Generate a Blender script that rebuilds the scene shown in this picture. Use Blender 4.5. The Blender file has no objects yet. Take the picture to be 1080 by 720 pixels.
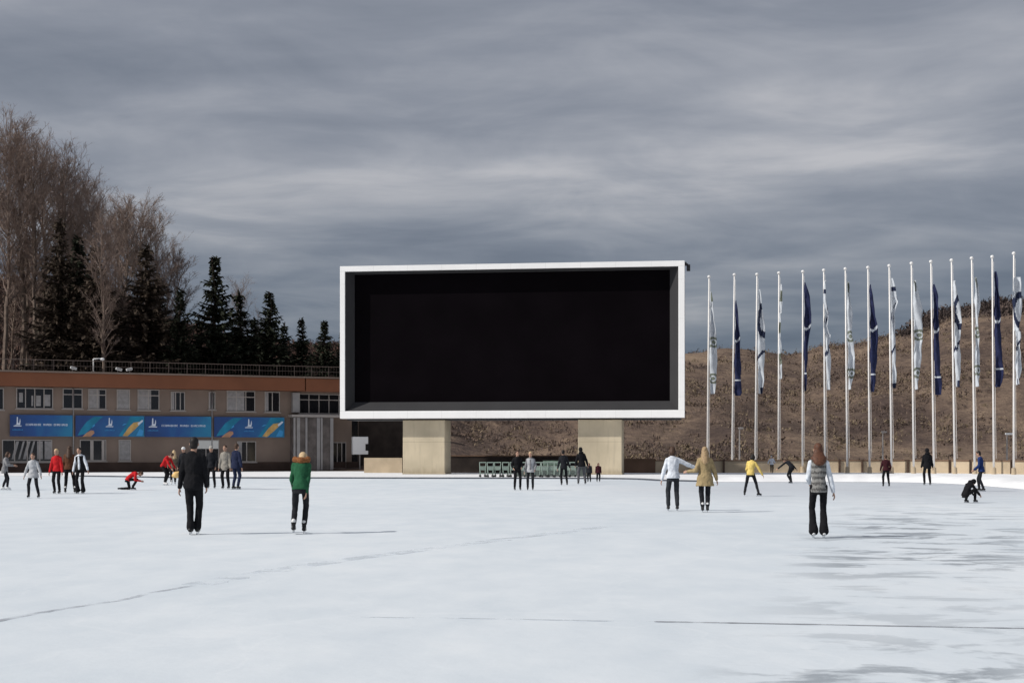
import bpy, math, random
import numpy as np
from mathutils import Vector, Matrix
random.seed(7); RNG = np.random.default_rng(7)
SC = bpy.context.scene
COL = SC.collection
R = math.radians
F = 1600.0      # focal length in photo pixels
HX, HY = 540.0, 477.5
CH = 1.48       # camera height

def at(px, py, D):
    return Vector(((px-HX)/F*D, D, CH-(py-HY)/F*D))
def gnd(px, py):
    D = CH*F/(py-HY)
    return Vector(((px-HX)/F*D, D, 0))

# ------------------------------------------------------------- materials
def mat(name, col, rough=0.8, var=0.0, scale=5.0, metal=0.0, spec=0.3, bump=0.0, col2=None, detail=4, emit=None):
    m = bpy.data.materials.new(name); m.use_nodes = True
    nt = m.node_tree; b = nt.nodes['Principled BSDF']
    b.inputs['Roughness'].default_value = rough
    b.inputs['Metallic'].default_value = metal
    b.inputs['Specular IOR Level'].default_value = spec
    c = (*col, 1)
    b.inputs['Base Color'].default_value = c
    if var > 0 or col2 or bump > 0:
        tc = nt.nodes.new('ShaderNodeTexCoord')
        n = nt.nodes.new('ShaderNodeTexNoise'); n.inputs['Scale'].default_value = scale; n.inputs['Detail'].default_value = detail
        nt.links.new(tc.outputs['Object'], n.inputs['Vector'])
        r = nt.nodes.new('ShaderNodeValToRGB')
        r.color_ramp.elements[0].position = 0.32; r.color_ramp.elements[1].position = 0.68
        c2 = col2 if col2 else tuple(min(1, x*(1+var)) for x in col)
        c1 = col if col2 else tuple(x*(1-var) for x in col)
        r.color_ramp.elements[0].color = (*c1, 1); r.color_ramp.elements[1].color = (*c2, 1)
        nt.links.new(n.outputs['Fac'], r.inputs['Fac']); nt.links.new(r.outputs['Color'], b.inputs['Base Color'])
        if bump > 0:
            bp = nt.nodes.new('ShaderNodeBump'); bp.inputs['Strength'].default_value = bump; bp.inputs['Distance'].default_value = 0.05
            nt.links.new(n.outputs['Fac'], bp.inputs['Height']); nt.links.new(bp.outputs['Normal'], b.inputs['Normal'])
    return m
class ND:
    """small node helper"""
    def __init__(s, nt): s.nt = nt
    def n(s, t, **kw):
        x = s.nt.nodes.new(t)
        for k, v in kw.items(): setattr(x, k, v)
        return x
    def link(s, a, b): s.nt.links.new(a, b)
    def math(s, op, a, b=None, c=None):
        x = s.nt.nodes.new('ShaderNodeMath'); x.operation = op
        for i, v in enumerate((a, b, c)):
            if v is None: continue
            if isinstance(v, (int, float)): x.inputs[i].default_value = v
            else: s.link(v, x.inputs[i])
        return x.outputs[0]
    def noise(s, vec, scale, detail=4, rough=0.5, dist=0.0):
        x = s.n('ShaderNodeTexNoise'); x.inputs['Scale'].default_value = scale; x.inputs['Detail'].default_value = detail
        x.inputs['Roughness'].default_value = rough; x.inputs['Distortion'].default_value = dist
        s.link(vec, x.inputs['Vector']); return x.outputs['Fac']
    def mapping(s, vec, scale=(1, 1, 1), rot=(0, 0, 0), loc=(0, 0, 0)):
        x = s.n('ShaderNodeMapping'); x.inputs['Scale'].default_value = scale; x.inputs['Rotation'].default_value = rot; x.inputs['Location'].default_value = loc
        s.link(vec, x.inputs['Vector']); return x.outputs[0]
    def ramp(s, fac, stops):
        x = s.n('ShaderNodeValToRGB'); cr = x.color_ramp
        while len(cr.elements) < len(stops): cr.elements.new(0.5)
        for e, (p, c) in zip(cr.elements, stops):
            e.position = p; e.color = (*c, 1) if len(c) == 3 else c
        s.link(fac, x.inputs['Fac']); return x.outputs['Color']
    def mix(s, fac, a, b):
        x = s.n('ShaderNodeMix', data_type='RGBA')
        if isinstance(fac, (int, float)): x.inputs[0].default_value = fac
        else: s.link(fac, x.inputs[0])
        for i, v in ((6, a), (7, b)):
            if isinstance(v, tuple): x.inputs[i].default_value = (*v, 1)
            else: s.link(v, x.inputs[i])
        return x.outputs[2]

# ------------------------------------------------------------- mesh builder
class MB:
    def __init__(s): s.v = []; s.f = []; s.mi = []
    def add(s, vs, fs, mi=0):
        o = len(s.v); s.v += [tuple(v) for v in vs]; s.f += [tuple(i+o for i in f) for f in fs]; s.mi += [mi]*len(fs)
    def box(s, x0, x1, y0, y1, z0, z1, mi=0, M=None):
        vs = [(x, y, z) for z in (z0, z1) for y in (y0, y1) for x in (x0, x1)]
        if M: vs = [M @ Vector(v) for v in vs]
        s.add(vs, [(0, 2, 3, 1), (4, 5, 7, 6), (0, 1, 5, 4), (2, 6, 7, 3), (0, 4, 6, 2), (1, 3, 7, 5)], mi)
    def quad(s, a, b, c, d, mi=0): s.add([a, b, c, d], [(0, 1, 2, 3)], mi)
    def rings(s, rings, mi=0, n=12, cap=True):
        """rings: (centre, axisA, axisB)"""
        vs = []; fs = []
        for c, A, B in rings:
            for k in range(n):
                t = 2*math.pi*k/n
                vs.append(c+A*math.cos(t)+B*math.sin(t))
        for i in range(len(rings)-1):
            for k in range(n):
                k2 = (k+1) % n
                fs.append((i*n+k, i*n+k2, (i+1)*n+k2, (i+1)*n+k))
        if cap:
            fs.append(tuple(range(n-1, -1, -1))); fs.append(tuple(range((len(rings)-1)*n, len(rings)*n)))
        s.add(vs, fs, mi)
    def tube(s, p0, r0, p1, r1, n=8, mi=0, cap=True):
        p0 = Vector(p0); p1 = Vector(p1); d = (p1-p0)
        if d.length < 1e-6: return
        d.normalize(); a = Vector((0, 0, 1)) if abs(d.z) < .9 else Vector((1, 0, 0))
        A = d.cross(a).normalized(); B = d.cross(A)
        s.rings([(p0, A*r0, B*r0), (p1, A*r1, B*r1)], mi, n, cap)
    def capsule(s, p0, r0, p1, r1, n=12, flat=None, mi=0):
        """tapered tube with rounded ends; flat=(axis, factor) squashes the cross-section along the axis"""
        p0 = Vector(p0); p1 = Vector(p1); d = (p1-p0)
        if d.length < 1e-5: d = Vector((0, 0, 1e-4))
        d = d.normalized(); a = Vector((0, 1, 0)) if abs(d.y) < .9 else Vector((1, 0, 0))
        if flat: a = flat[0]
        A = d.cross(a).normalized(); B = A.cross(d).normalized()
        k = flat[1] if flat else 1
        rg = []
        for q in (0.15, .5, .8, .96): rg.append((p0-d*r0*math.cos(math.asin(q))*1.0, A*r0*q, B*r0*q*k))
        rg.append((p0, A*r0, B*r0*k)); rg.append((p1, A*r1, B*r1*k))
        for q in (.96, .8, .5, .15): rg.append((p1+d*r1*math.cos(math.asin(q)), A*r1*q, B*r1*q*k))
        s.rings(rg, mi, n)
    def ellip(s, c, rx, ry, rz, M=None, n=14, mi=0):
        c = Vector(c); M3 = M if M else Matrix.Identity(3)
        rg = []
        for i in range(1, 12):
            t = math.pi*i/12
            rg.append((c+M3@Vector((0, 0, -rz*math.cos(t))), M3@Vector((rx*math.sin(t), 0, 0)), M3@Vector((0, ry*math.sin(t), 0))))
        s.rings(rg, mi, n)
    def mesh(s, name, mats, smooth=False):
        me = bpy.data.meshes.new(name); me.from_pydata(s.v, [], s.f)
        for m in (mats if isinstance(mats, (list, tuple)) else [mats]): me.materials.append(m)
        if len(me.materials) > 1: me.polygons.foreach_set('material_index', s.mi)
        if smooth: me.polygons.foreach_set('use_smooth', [True]*len(me.polygons))
        me.update(); return me
    def build(s, name, mats, parent=None, smooth=False):
        return link(name, s.mesh(name, mats, smooth), parent)
def link(name, me, parent=None):
    o = bpy.data.objects.new(name, me); COL.objects.link(o)
    if parent: o.parent = parent
    return o
def tag(o, label=None, cat=None, group=None, kind=None):
    if label: o['label'] = label
    if cat: o['category'] = cat
    if group: o['group'] = group
    if kind: o['kind'] = kind
    return o
def empty(name, loc, rz=0, label=None, cat=None, group=None):
    o = bpy.data.objects.new(name, None); COL.objects.link(o)
    o.location = loc; o.rotation_euler = (0, 0, rz); o.empty_display_size = .3
    return tag(o, label, cat, group)
def clone(o, parent=None, kids=None):
    c = o.copy(); COL.objects.link(c)
    if parent: c.parent = parent
    for ch in [x for x in bpy.data.objects if x.parent == o]: clone(ch, c)
    return c
def bevel(o, w=0.02, seg=2):
    m = o.modifiers.new('bevel', 'BEVEL'); m.width = w; m.segments = seg; m.limit_method = 'ANGLE'; return o

# ------------------------------------------------------------- camera, world, sun
cam_d = bpy.data.cameras.new('camera'); cam = bpy.data.objects.new('camera', cam_d); COL.objects.link(cam)
cam.location = (0, 0, CH); cam.rotation_euler = (R(90), 0, 0)
cam_d.sensor_width = 36; cam_d.lens = 36*F/1080; cam_d.shift_x = 0; cam_d.shift_y = (HY-360)/1080
cam_d.clip_start = .1; cam_d.clip_end = 6000
SC.camera = cam
SC.view_settings.view_transform = 'Standard'; SC.view_settings.look = 'None'; SC.view_settings.gamma = 1; SC.view_settings.exposure = 0

SUN_EL, SUN_AZ = 40.0, 21.0        # elevation; degrees in front of pure left
sdir = Vector((-math.cos(R(SUN_EL))*math.cos(R(SUN_AZ)), -math.cos(R(SUN_EL))*math.sin(R(SUN_AZ)), math.sin(R(SUN_EL))))
sd = bpy.data.lights.new('sun', 'SUN'); sd.energy = 3.7; sd.angle = R(.6); sd.color = (1, .95, .88)
so = bpy.data.objects.new('sun', sd); COL.objects.link(so); so.rotation_euler = sdir.to_track_quat('Z', 'Y').to_euler(); so.location = (-40, -10, 40)

w = bpy.data.worlds.new('World'); SC.world = w; w.use_nodes = True
nt = w.node_tree; nt.nodes.clear(); N = ND(nt)
out = N.n('ShaderNodeOutputWorld')
sky = N.n('ShaderNodeTexSky', sky_type='NISHITA'); sky.sun_disc = False; sky.sun_elevation = R(SUN_EL); sky.sun_rotation = math.atan2(sdir.x, sdir.y) % (2*math.pi)
bg1 = N.n('ShaderNodeBackground'); bg1.inputs[1].default_value = .1; N.link(sky.outputs[0], bg1.inputs[0])
tc = N.n('ShaderNodeTexCoord'); sp = N.n('ShaderNodeSeparateXYZ'); N.link(tc.outputs['Generated'], sp.inputs[0])
zz = N.math('MAXIMUM', N.math('ADD', sp.outputs[2], .10), .04)
cu = N.math('DIVIDE', sp.outputs[0], zz); cv = N.math('DIVIDE', sp.outputs[1], zz)
cb = N.n('ShaderNodeCombineXYZ'); N.link(cu, cb.inputs[0]); N.link(cv, cb.inputs[1])
n1 = N.noise(N.mapping(cb.outputs[0], (.62, .98, 1), loc=(5.3, 1.9, 0)), 1.0, 6, .55, .35)
n2 = N.noise(N.mapping(cb.outputs[0], (2.0, 2.1, 1), loc=(7.3, 2.2, 0)), 1.0, 7, .55, .7)
nn = N.math('ADD', N.math('MULTIPLY', n1, .68), N.math('MULTIPLY', n2, .32))
# cloud deck: thin bright parts and darker underside; lower down it is bluer and darker
elev = N.math('DIVIDE', sp.outputs[2], .30)
hi = N.ramp(nn, [(.36, (.182, .204, .250)), (.47, (.26, .280, .328)), (.56, (.355, .370, .412)), (.66, (.51, .51, .535))])
lo = N.ramp(nn, [(.37, (.085, .112, .163)), (.48, (.125, .155, .208)), (.58, (.19, .217, .265)), (.68, (.31, .325, .36))])
elf = N.ramp(elev, [(.22, (0, 0, 0)), (.62, (1, 1, 1))])
ccol = N.mix(elf, lo, hi)
bg2 = N.n('ShaderNodeBackground'); bg2.inputs[1].default_value = 1.0; N.link(ccol, bg2.inputs[0])
mx = N.n('ShaderNodeMixShader'); mx.inputs[0].default_value = .93
N.link(bg1.outputs[0], mx.inputs[1]); N.link(bg2.outputs[0], mx.inputs[2]); N.link(mx.outputs[0], out.inputs[0])

# ------------------------------------------------------------- ice and ground
def ice_material():
    m = bpy.data.materials.new('skated_ice'); m.use_nodes = True; nt = m.node_tree; N = ND(nt); b = nt.nodes['Principled BSDF']
    tc = N.n('ShaderNodeTexCoord'); v = tc.outputs['Object']; sp = N.n('ShaderNodeSeparateXYZ'); N.link(v, sp.inputs[0])
    fine = N.noise(N.mapping(v, (1, .45, 1)), 1.3, 6, .6)
    big = N.noise(N.mapping(v, (.6, .25, 1), rot=(0, 0, R(-18))), .22, 4, .55, .4)
    s1 = N.math('ADD', N.math('MULTIPLY', fine, .45), N.math('MULTIPLY', big, .55))
    base = N.ramp(s1, [(.38, (.60, .66, .715)), (.55, (.68, .73, .775)), (.7, (.75, .785, .815))])
    # bare wet ice in the lane on the right: bands lying across the lane
    # lane coordinate: bare patches lie between two slanting lines from the camera's right to the far curve
    xs, ys = sp.outputs[0], sp.outputs[1]
    lane_c = N.math('ADD', N.math('MULTIPLY', ys, .282), -.3)
    dist = N.math('ABSOLUTE', N.math('SUBTRACT', xs, lane_c))
    halfw = N.math('ADD', N.math('MULTIPLY', ys, .062), .75)
    lane = N.math('SUBTRACT', 1.0, N.math('DIVIDE', dist, halfw))
    lane = N.ramp(lane, [(0.0, (0, 0, 0)), (.55, (1, 1, 1))])
    st = N.noise(N.mapping(v, (.70, .95, 1), rot=(0, 0, R(2)), loc=(3.6, 1, 0)), 1.0, 6, .66, .35)
    stm = N.ramp(st, [(.505, (0, 0, 0)), (.575, (1, 1, 1))])
    lane = N.math('MULTIPLY', lane, stm)
    yb = N.ramp(N.math('DIVIDE', ys, 100.0), [(.100, (1, 1, 1)), (.122, (.35, .35, .35)), (.175, (.4, .4, .4)), (.20, (1, 1, 1)), (.31, (1, 1, 1)), (.42, (.25, .25, .25))])
    lane = N.math('MULTIPLY', lane, yb)
    # far curve: greyer, worn ice
    far = N.ramp(N.math('DIVIDE', ys, 100.0), [(.42, (0, 0, 0)), (.6, (1, 1, 1))])
    rightm = N.ramp(N.math('DIVIDE', N.math('ADD', N.math('DIVIDE', xs, ys), .05), .4), [(.18, (0, 0, 0)), (.5, (1, 1, 1))])
    fr = N.math('MULTIPLY', N.math('MULTIPLY', far, rightm), N.math('ADD', N.math('MULTIPLY', big, .9), .25))
    c = N.mix(fr, base, (.50, .53, .58))
    c = N.mix(N.math('MULTIPLY', lane, .78), c, (.27, .305, .34))
    # skate scratches: thin arcs
    wv = N.n('ShaderNodeTexVoronoi', feature='DISTANCE_TO_EDGE'); wv.inputs['Scale'].default_value = .35
    dn = N.noise(v, .6, 2, .5); vm = N.n('ShaderNodeVectorMath', operation='ADD'); N.link(N.mapping(v, (1, .35, 1)), vm.inputs[0])
    cbx = N.n('ShaderNodeCombineXYZ'); N.link(N.math('MULTIPLY', dn, 2.5), cbx.inputs[0]); N.link(cbx.outputs[0], vm.inputs[1]); N.link(vm.outputs[0], wv.inputs['Vector'])
    sc = N.ramp(wv.outputs['Distance'], [(0.0, (1, 1, 1)), (.012, (0, 0, 0))])
    c = N.mix(N.math('MULTIPLY', sc, .10), c, (.88, .9, .92))
    N.link(c, b.inputs['Base Color'])
    rg = N.math('SUBTRACT', .75, N.math('MULTIPLY', lane, .42)); N.link(rg, b.inputs['Roughness'])
    b.inputs['Specular IOR Level'].default_value = .22
    bp = N.n('ShaderNodeBump'); bp.inputs['Strength'].default_value = .25; bp.inputs['Distance'].default_value = .03
    N.link(N.noise(v, 3.0, 6, .65), bp.inputs['Height']); N.link(bp.outputs[0], b.inputs['Normal'])
    return m
M_ICE = ice_material()
M_SNOW = mat('packed_snow', (.80, .81, .83), .85, .06, 1.2, bump=.6, spec=.2)
M_GROUND = mat('dry_ground', (.16, .125, .09), .95, col2=(.26, .21, .16), scale=.05)
g = MB(); g.quad((-3500, -500, -.06), (3500, -500, -.06), (3500, 5500, -.06), (-3500, 5500, -.06)); tag(g.build('ground', M_GROUND), kind='structure')

edge_px = [(-900, 496), (-400, 499), (-100, 500.5), (100, 502.5), (200, 504), (420, 504.5), (640, 505), (700, 507), (760, 508), (850, 508), (930, 508.2), (980, 509), (1020, 511), (1080, 516), (1150, 524), (1300, 548), (1600, 600)]
def smoothline(pts, n=8):
    out = []
    for i in range(len(pts)-1):
        p0 = pts[max(0, i-1)]; p1 = pts[i]; p2 = pts[i+1]; p3 = pts[min(len(pts)-1, i+2)]
        for k in range(n):
            t = k/n
            out.append(.5*((2*p1)+(p2-p0)*t+(2*p0-5*p1+4*p2-p3)*t*t+(3*p1-p0-3*p2+p3)*t*t*t))
    out.append(pts[-1]); return out
edge = smoothline([gnd(*p) for p in edge_px])
ice = MB(); vs = [(p.x, p.y, 0) for p in edge]; vs += [(60, -60, 0), (-160, -60, 0)]
# fan strips from the near line to the edge
n_e = len(edge); V = []; FF = []
for i, p in enumerate(edge):
    nx = -160+220*i/(n_e-1)
    V += [(nx, -60, 0), (p.x, p.y, 0)]
    if i: FF.append((2*i-2, 2*i, 2*i+1, 2*i-1))
ice.add(V, FF); tag(ice.build('rink_ice', M_ICE), kind='structure')
# snow covered apron beyond the edge
ap = MB(); V = []; FF = []
for i, p in enumerate(edge):
    q = p*max(1.5, 128/p.y)
    V += [(p.x, p.y, .004), (q.x, q.y, .004)]
    if i: FF.append((2*i-2, 2*i, 2*i+1, 2*i-1))
ap.add(V, FF); tag(ap.build('snow_apron', M_SNOW), kind='structure')
# ploughed bank of snow along the edge
bank = MB(); prof = [(0, 0), (.25, .5), (.7, .85), (1.3, 1), (2.2, .92), (3.4, .7), (5, .3), (6.5, 0.02)]
V = []; FF = []; m_ = len(prof)
for i, p in enumerate(edge):
    t = (edge[min(i+1, n_e-1)]-edge[max(i-1, 0)]).normalized(); nrm = Vector((-t.y, t.x, 0))
    px = HX+p.x/p.y*F
    hgt = .05+.30*max(0, min(1, (px-690)/120))
    for j, (o, h) in enumerate(prof):
        jit = random.uniform(.75, 1.25)
        q = p+nrm*(o+random.uniform(-.08, .08)*(j > 0)); V.append((q.x, q.y, .008+hgt*h*jit if j < m_-1 else -.02))
    if i:
        for j in range(m_-1):
            a = (i-1)*m_+j; FF.append((a, a+m_, a+m_+1, a+1))
bank.add(V, FF); o = bank.build('snow_bank', M_SNOW, smooth=True); tag(o, kind='structure')
mm = o.modifiers.new('sub', 'SUBSURF'); mm.levels = mm.render_levels = 1
# thin dark kerb where the ice ends
M_KERB = mat('kerb_rubber', (.07, .08, .10), .7, .3, 3)
kb = MB()
for i in range(len(edge)-1):
    p, q = edge[i], edge[i+1]; px = HX+p.x/p.y*F
    if 60 < px < 740:
        t = (q-p).normalized(); nn_ = Vector((-t.y, t.x, 0))*.12
        a, b, c, d = p-nn_, q-nn_, q+nn_, p+nn_
        kb.add([(*a.xy, 0.0), (*b.xy, 0.0), (*c.xy, 0.0), (*d.xy, 0.0), (*a.xy, .08), (*b.xy, .08), (*c.xy, .08), (*d.xy, .08)],
               [(0, 1, 5, 4), (1, 2, 6, 5), (2, 3, 7, 6), (3, 0, 4, 7), (4, 5, 6, 7)])
tag(kb.build('rink_kerb', M_KERB), kind='structure')
# lines frozen in the ice
def broken(name, col, thr):
    m = bpy.data.materials.new(name); m.use_nodes = True; nt = m.node_tree; N = ND(nt); b = nt.nodes['Principled BSDF']
    b.inputs['Base Color'].default_value = (*col, 1); b.inputs['Roughness'].default_value = .6
    tc = N.n('ShaderNodeTexCoord'); a = N.ramp(N.noise(tc.outputs['Object'], 1.6, 6, .7), [(thr-.1, (0, 0, 0)), (thr+.12, (.75, .75, .75))])
    N.link(a, b.inputs['Alpha']); return m
M_LINE = broken('faded_line', (.38, .40, .44), .50); M_LINE2 = broken('worn_line', (.24, .25, .28), .40); M_LINE4 = broken('trace_line', (.64, .69, .74), .57); M_LINE3 = broken('ghost_line', (.60, .65, .70), .54)
def strip(pts, wd, m):
    pts = smoothline([gnd(*p) for p in pts], 10); b = MB(); V = []; FF = []
    for i, p in enumerate(pts):
        t = (pts[min(i+1, len(pts)-1)]-pts[max(i-1, 0)]).normalized(); nr = Vector((-t.y, t.x, 0))*wd*random.uniform(.35, .65)
        V += [(*(p-nr).xy, .004), (*(p+nr).xy, .004)]
        if i: FF.append((2*i-2, 2*i, 2*i+1, 2*i-1))
    b.add(V, FF); tag(b.build('ice_line', m), kind='structure')
strip([(-60, 668), (0, 654), (60, 643), (130, 632), (160, 625), (205, 617)], .09, M_LINE)
strip([(205, 617), (280, 603), (380, 588), (520, 570), (640, 555)], .35, M_LINE4)
strip([(380, 650.5), (500, 652), (640, 654.5), (692, 655.4)], .07, M_LINE3)
strip([(690, 655.4), (760, 656.5), (920, 659.5), (1080, 662.5), (1200, 665)], .08, M_LINE2)

# ------------------------------------------------------------- hills
def interp(x, tab):
    if x <= tab[0][0]: return tab[0][1]
    for (a, b), (c, d) in zip(tab, tab[1:]):
        if x <= c:
            t = (x-a)/(c-a); return b+(d-b)*t
    return tab[-1][1]
ridge1 = [(-900, 300), (-300, 292), (0, 308), (110, 316), (190, 350), (260, 368), (340, 372), (450, 368), (600, 368), (720, 373), (742, 371), (763, 367), (792, 369), (828, 374.6), (853, 373), (864, 367), (900, 365), (930, 357), (973, 352), (987, 346), (1000, 338), (1040, 334), (1080, 332), (1300, 300), (1900, 260)]
ridge2 = [(-900, 420), (500, 420), (800, 395), (900, 368), (922, 362), (937, 351), (955, 336), (973, 325), (994, 320), (1020, 319), (1034, 313), (1052, 308), (1080, 306), (1200, 285), (1900, 230)]
def vnoise(seed):
    g_ = np.random.default_rng(seed).random((64, 64))
    def f(x, y):
        xi = math.floor(x); yi = math.floor(y); fx = x-xi; fy = y-yi; fx = fx*fx*(3-2*fx); fy = fy*fy*(3-2*fy)
        a = g_[xi % 64, yi % 64]; b = g_[(xi+1) % 64, yi % 64]; c = g_[xi % 64, (yi+1) % 64]; d = g_[(xi+1) % 64, (yi+1) % 64]
        return (a*(1-fx)+b*fx)*(1-fy)+(c*(1-fx)+d*fx)*fy-.5
    return lambda x, y: f(x, y)+.5*f(x*2.1+5, y*2.1)+.25*f(x*4.3, y*4.3+9)+.12*f(x*9, y*9)
VN = vnoise(3)
D0, D1 = 123.0, 250.0
def hill_z(X, Y):
    px = HX+X/Y*F
    zr = CH+(HY-interp(px, ridge1))/F*D1
    if Y <= D0: return 0
    t = (Y-D0)/(D1-D0)
    amp = min(1, t*3)
    n = VN(X/18, Y/22)*5.5*amp + VN(X/6+7, Y/6)*1.3*amp
    if t <= 1: z = zr*(.30*t+.70*t*t*(3-2*t)) + n*(1-t*.75)
    else: z = zr*max(0, 1-(t-1)*1.4)+n*.25
    # near px<400 the bank behind the building starts higher
    return z
def hill_mat():
    m = bpy.data.materials.new('dry_hillside'); m.use_nodes = True; nt = m.node_tree; N = ND(nt); b = nt.nodes['Principled BSDF']
    tc = N.n('ShaderNodeTexCoord'); v = tc.outputs['Object']
    a = N.noise(N.mapping(v, (1, .6, 1.3)), .09, 7, .62, .6); c = N.noise(v, .9, 6, .7)
    s = N.math('ADD', N.math('MULTIPLY', a, .6), N.math('MULTIPLY', c, .4))
    col = N.ramp(s, [(.38, (.085, .062, .054)), (.46, (.130, .095, .077)), (.54, (.195, .142, .108)), (.64, (.29, .215, .155))])
    N.link(col, b.inputs['Base Color']); b.inputs['Roughness'].default_value = .95; b.inputs['Specular IOR Level'].default_value = .1
    bp = N.n('ShaderNodeBump'); bp.inputs['Strength'].default_value = .9; bp.inputs['Distance'].default_value = .8
    N.link(c, bp.inputs['Height']); N.link(bp.outputs[0], b.inputs['Normal']); return m
M_HILL = hill_mat()
def grid_hill(name, zf, pxs, Ds, m):
    V = []; FF = []; nD = len(Ds)
    for p in pxs:
        for D in Ds:
            X = (p-HX)/F*D; V.append((X, D, zf(X, D)))
    for i in range(len(pxs)-1):
        for j in range(nD-1):
            a = i*nD+j; FF.append((a, a+nD, a+nD+1, a+1))
    b = MB(); b.add(V, FF); return tag(b.build(name, m, smooth=True), kind='structure')
pxs = list(np.arange(-900, 1901, 7.0)); Ds = [D0+(370-D0)*(k/100.0) for k in range(101)]
grid_hill('hillside', hill_z, pxs, Ds, M_HILL)
def ridge_z(X, Y):
    px = HX+X/Y*F; zr = CH+(HY-interp(px, ridge2))/F*430-4
    t = (Y-300)/130
    n = VN(X/30, Y/30)*6*min(1, max(0, t)*2)
    if t <= 1: return max(-5, zr*(t*t*(3-2*t)) + n*(1-t*.8))
    return zr*max(0, 1-(t-1)*.8)
M_RIDGE = mat('far_ridge_scrub', (.045, .038, .036), .95, col2=(.10, .075, .062), scale=.05, detail=7, spec=.1)
grid_hill('far_ridge', ridge_z, list(np.arange(200, 1901, 9.0)), [300+220*k/50 for k in range(51)], M_RIDGE)

# scrub on the slopes: nobody could count it
def scrub(name, n, area, size, mats, seed, zf, kind='stuff', tris=26, fs=.11):
    rg = np.random.default_rng(seed); V = []; FF = []; MI = []
    cnt = 0
    while cnt < n:
        p = rg.uniform(*area[0]); D = rg.uniform(*area[1]); X = (p-HX)/F*D
        if VN(X/14+3, D/14) < -.05+rg.normal()*.18: continue
        cnt += 1; z = zf(X, D)-.1; s = size*rg.uniform(.5, 1.5); k = int(rg.integers(0, len(mats)))
        for _ in range(tris):
            a = rg.uniform(0, 6.283); r = rg.random()**.6*s; hgt = rg.random()*s*.95*(1-.6*r/s)
            cx, cy, cz = X+math.cos(a)*r, D+math.sin(a)*r, z+hgt
            o = len(V); q = fs
            for __ in range(3):
                d = rg.normal(size=3)*q; V.append((cx+d[0], cy+d[1], cz+d[2]*1.5))
            FF.append((o, o+1, o+2)); MI.append(k)
    me = bpy.data.meshes.new(name); me.from_pydata(V, [], FF)
    for m in mats: me.materials.append(m)
    me.polygons.foreach_set('material_index', MI); me.update()
    return link(name, me)
M_SC = [mat('scrub_brown', (.15, .108, .086), .9, .3, 2), mat('scrub_dark', (.115, .086, .075), .9, .3, 2), mat('scrub_straw', (.20, .155, .105), .9, .2, 2)]
o = scrub('hillside_scrub', 3000, ((400, 1180), (127, 252)), .9, M_SC, 5, hill_z, tris=30, fs=.085); tag(o, 'low leafless scrub scattered over the brown hillside', 'scrub', kind='stuff')
o = scrub('ridge_thicket', 2600, ((880, 1250), (355, 432)), 2.6, [M_SC[1], mat('thicket', (.045, .034, .032), .9)], 6, ridge_z, tris=50, fs=.26); tag(o, 'dark leafless thicket covering the far ridge', 'thicket', kind='stuff')
M_UG = [mat('brush_red', (.10, .058, .045), .9, .3, 2), mat('brush_dark', (.04, .027, .024), .9, .3, 2)]
o = scrub('tall_brush', 1700, ((-160, 125), (165, 250)), 2.6, M_UG, 18, hill_z, tris=110, fs=.15); tag(o, 'tall reddish brush under the bare trees at far left', 'brush', kind='stuff')
o = scrub('undergrowth', 3800, ((115, 430), (165, 250)), 1.7, M_UG, 8, hill_z, tris=60, fs=.13); tag(o, 'reddish brown undergrowth beneath the trees behind the building', 'undergrowth', kind='stuff')

# ------------------------------------------------------------- giant screen
M_WHITE = mat('white_frame_paint', (.88, .88, .88), .5, .03, .6)
nt = M_WHITE.node_tree; N = ND(nt); b_ = nt.nodes['Principled BSDF']; old = b_.inputs['Base Color'].links[0].from_socket
tcw = N.n('ShaderNodeTexCoord'); spw = N.n('ShaderNodeSeparateXYZ'); N.link(tcw.outputs['Object'], spw.inputs[0])
jx = N.math('LESS_THAN', N.math('PINGPONG', spw.outputs[0], 1.2), .018); jz = N.math('LESS_THAN', N.math('PINGPONG', spw.outputs[2], 1.32), .018)
N.link(N.mix(N.math('MULTIPLY', N.math('MAXIMUM', jx, jz), .15), old, (.25, .25, .26)), b_.inputs['Base Color'])
M_SCREEN = mat('unlit_screen', (.0035, .0025, .0035), .6, .2, .4, spec=.02)
M_BEZEL = mat('grey_bezel', (.048, .048, .051), .9, .06, .6, spec=.05)
M_HOUSING = mat('dark_housing', (.03, .03, .034), .6, .2, .8)
M_CREAM = mat('cream_plaster', (.52, .45, .33), .9, .16, .45, bump=.35, detail=8)
nt = M_CREAM.node_tree; N = ND(nt); b_ = nt.nodes['Principled BSDF']; old = b_.inputs['Base Color'].links[0].from_socket
tcw = N.n('ShaderNodeTexCoord'); spw = N.n('ShaderNodeSeparateXYZ'); N.link(tcw.outputs['Object'], spw.inputs[0])
grime = N.math('MULTIPLY', N.ramp(N.math('ADD', N.math('MULTIPLY', spw.outputs[2], .5), N.math('MULTIPLY', N.noise(N.mapping(tcw.outputs['Object'], (3, 3, .6)), 1.5, 6, .6), .5)), [(.28, (1, 1, 1)), (.5, (0, 0, 0))]), .5)
streak = N.math('MULTIPLY', N.ramp(N.noise(N.mapping(tcw.outputs['Object'], (4, 4, .35)), 1.0, 4, .6), [(.52, (0, 0, 0)), (.7, (1, 1, 1))]), .35)
jz = N.math('LESS_THAN', N.math('PINGPONG', N.math('ADD', spw.outputs[2], .25), 1.25), .014)
cc_ = N.mix(grime, old, (.27, .22, .15)); cc_ = N.mix(streak, cc_, (.36, .31, .23)); cc_ = N.mix(N.math('MULTIPLY', jz, .5), cc_, (.2, .17, .12)); N.link(cc_, b_.inputs['Base Color'])
tilt = math.atan2(3.2, 23.63)
scr = empty('video_screen', (-11.98, 105.6, 0), -tilt, 'giant dark video screen in a white frame, standing on two cream pillars behind the ice', 'screen')
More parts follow.
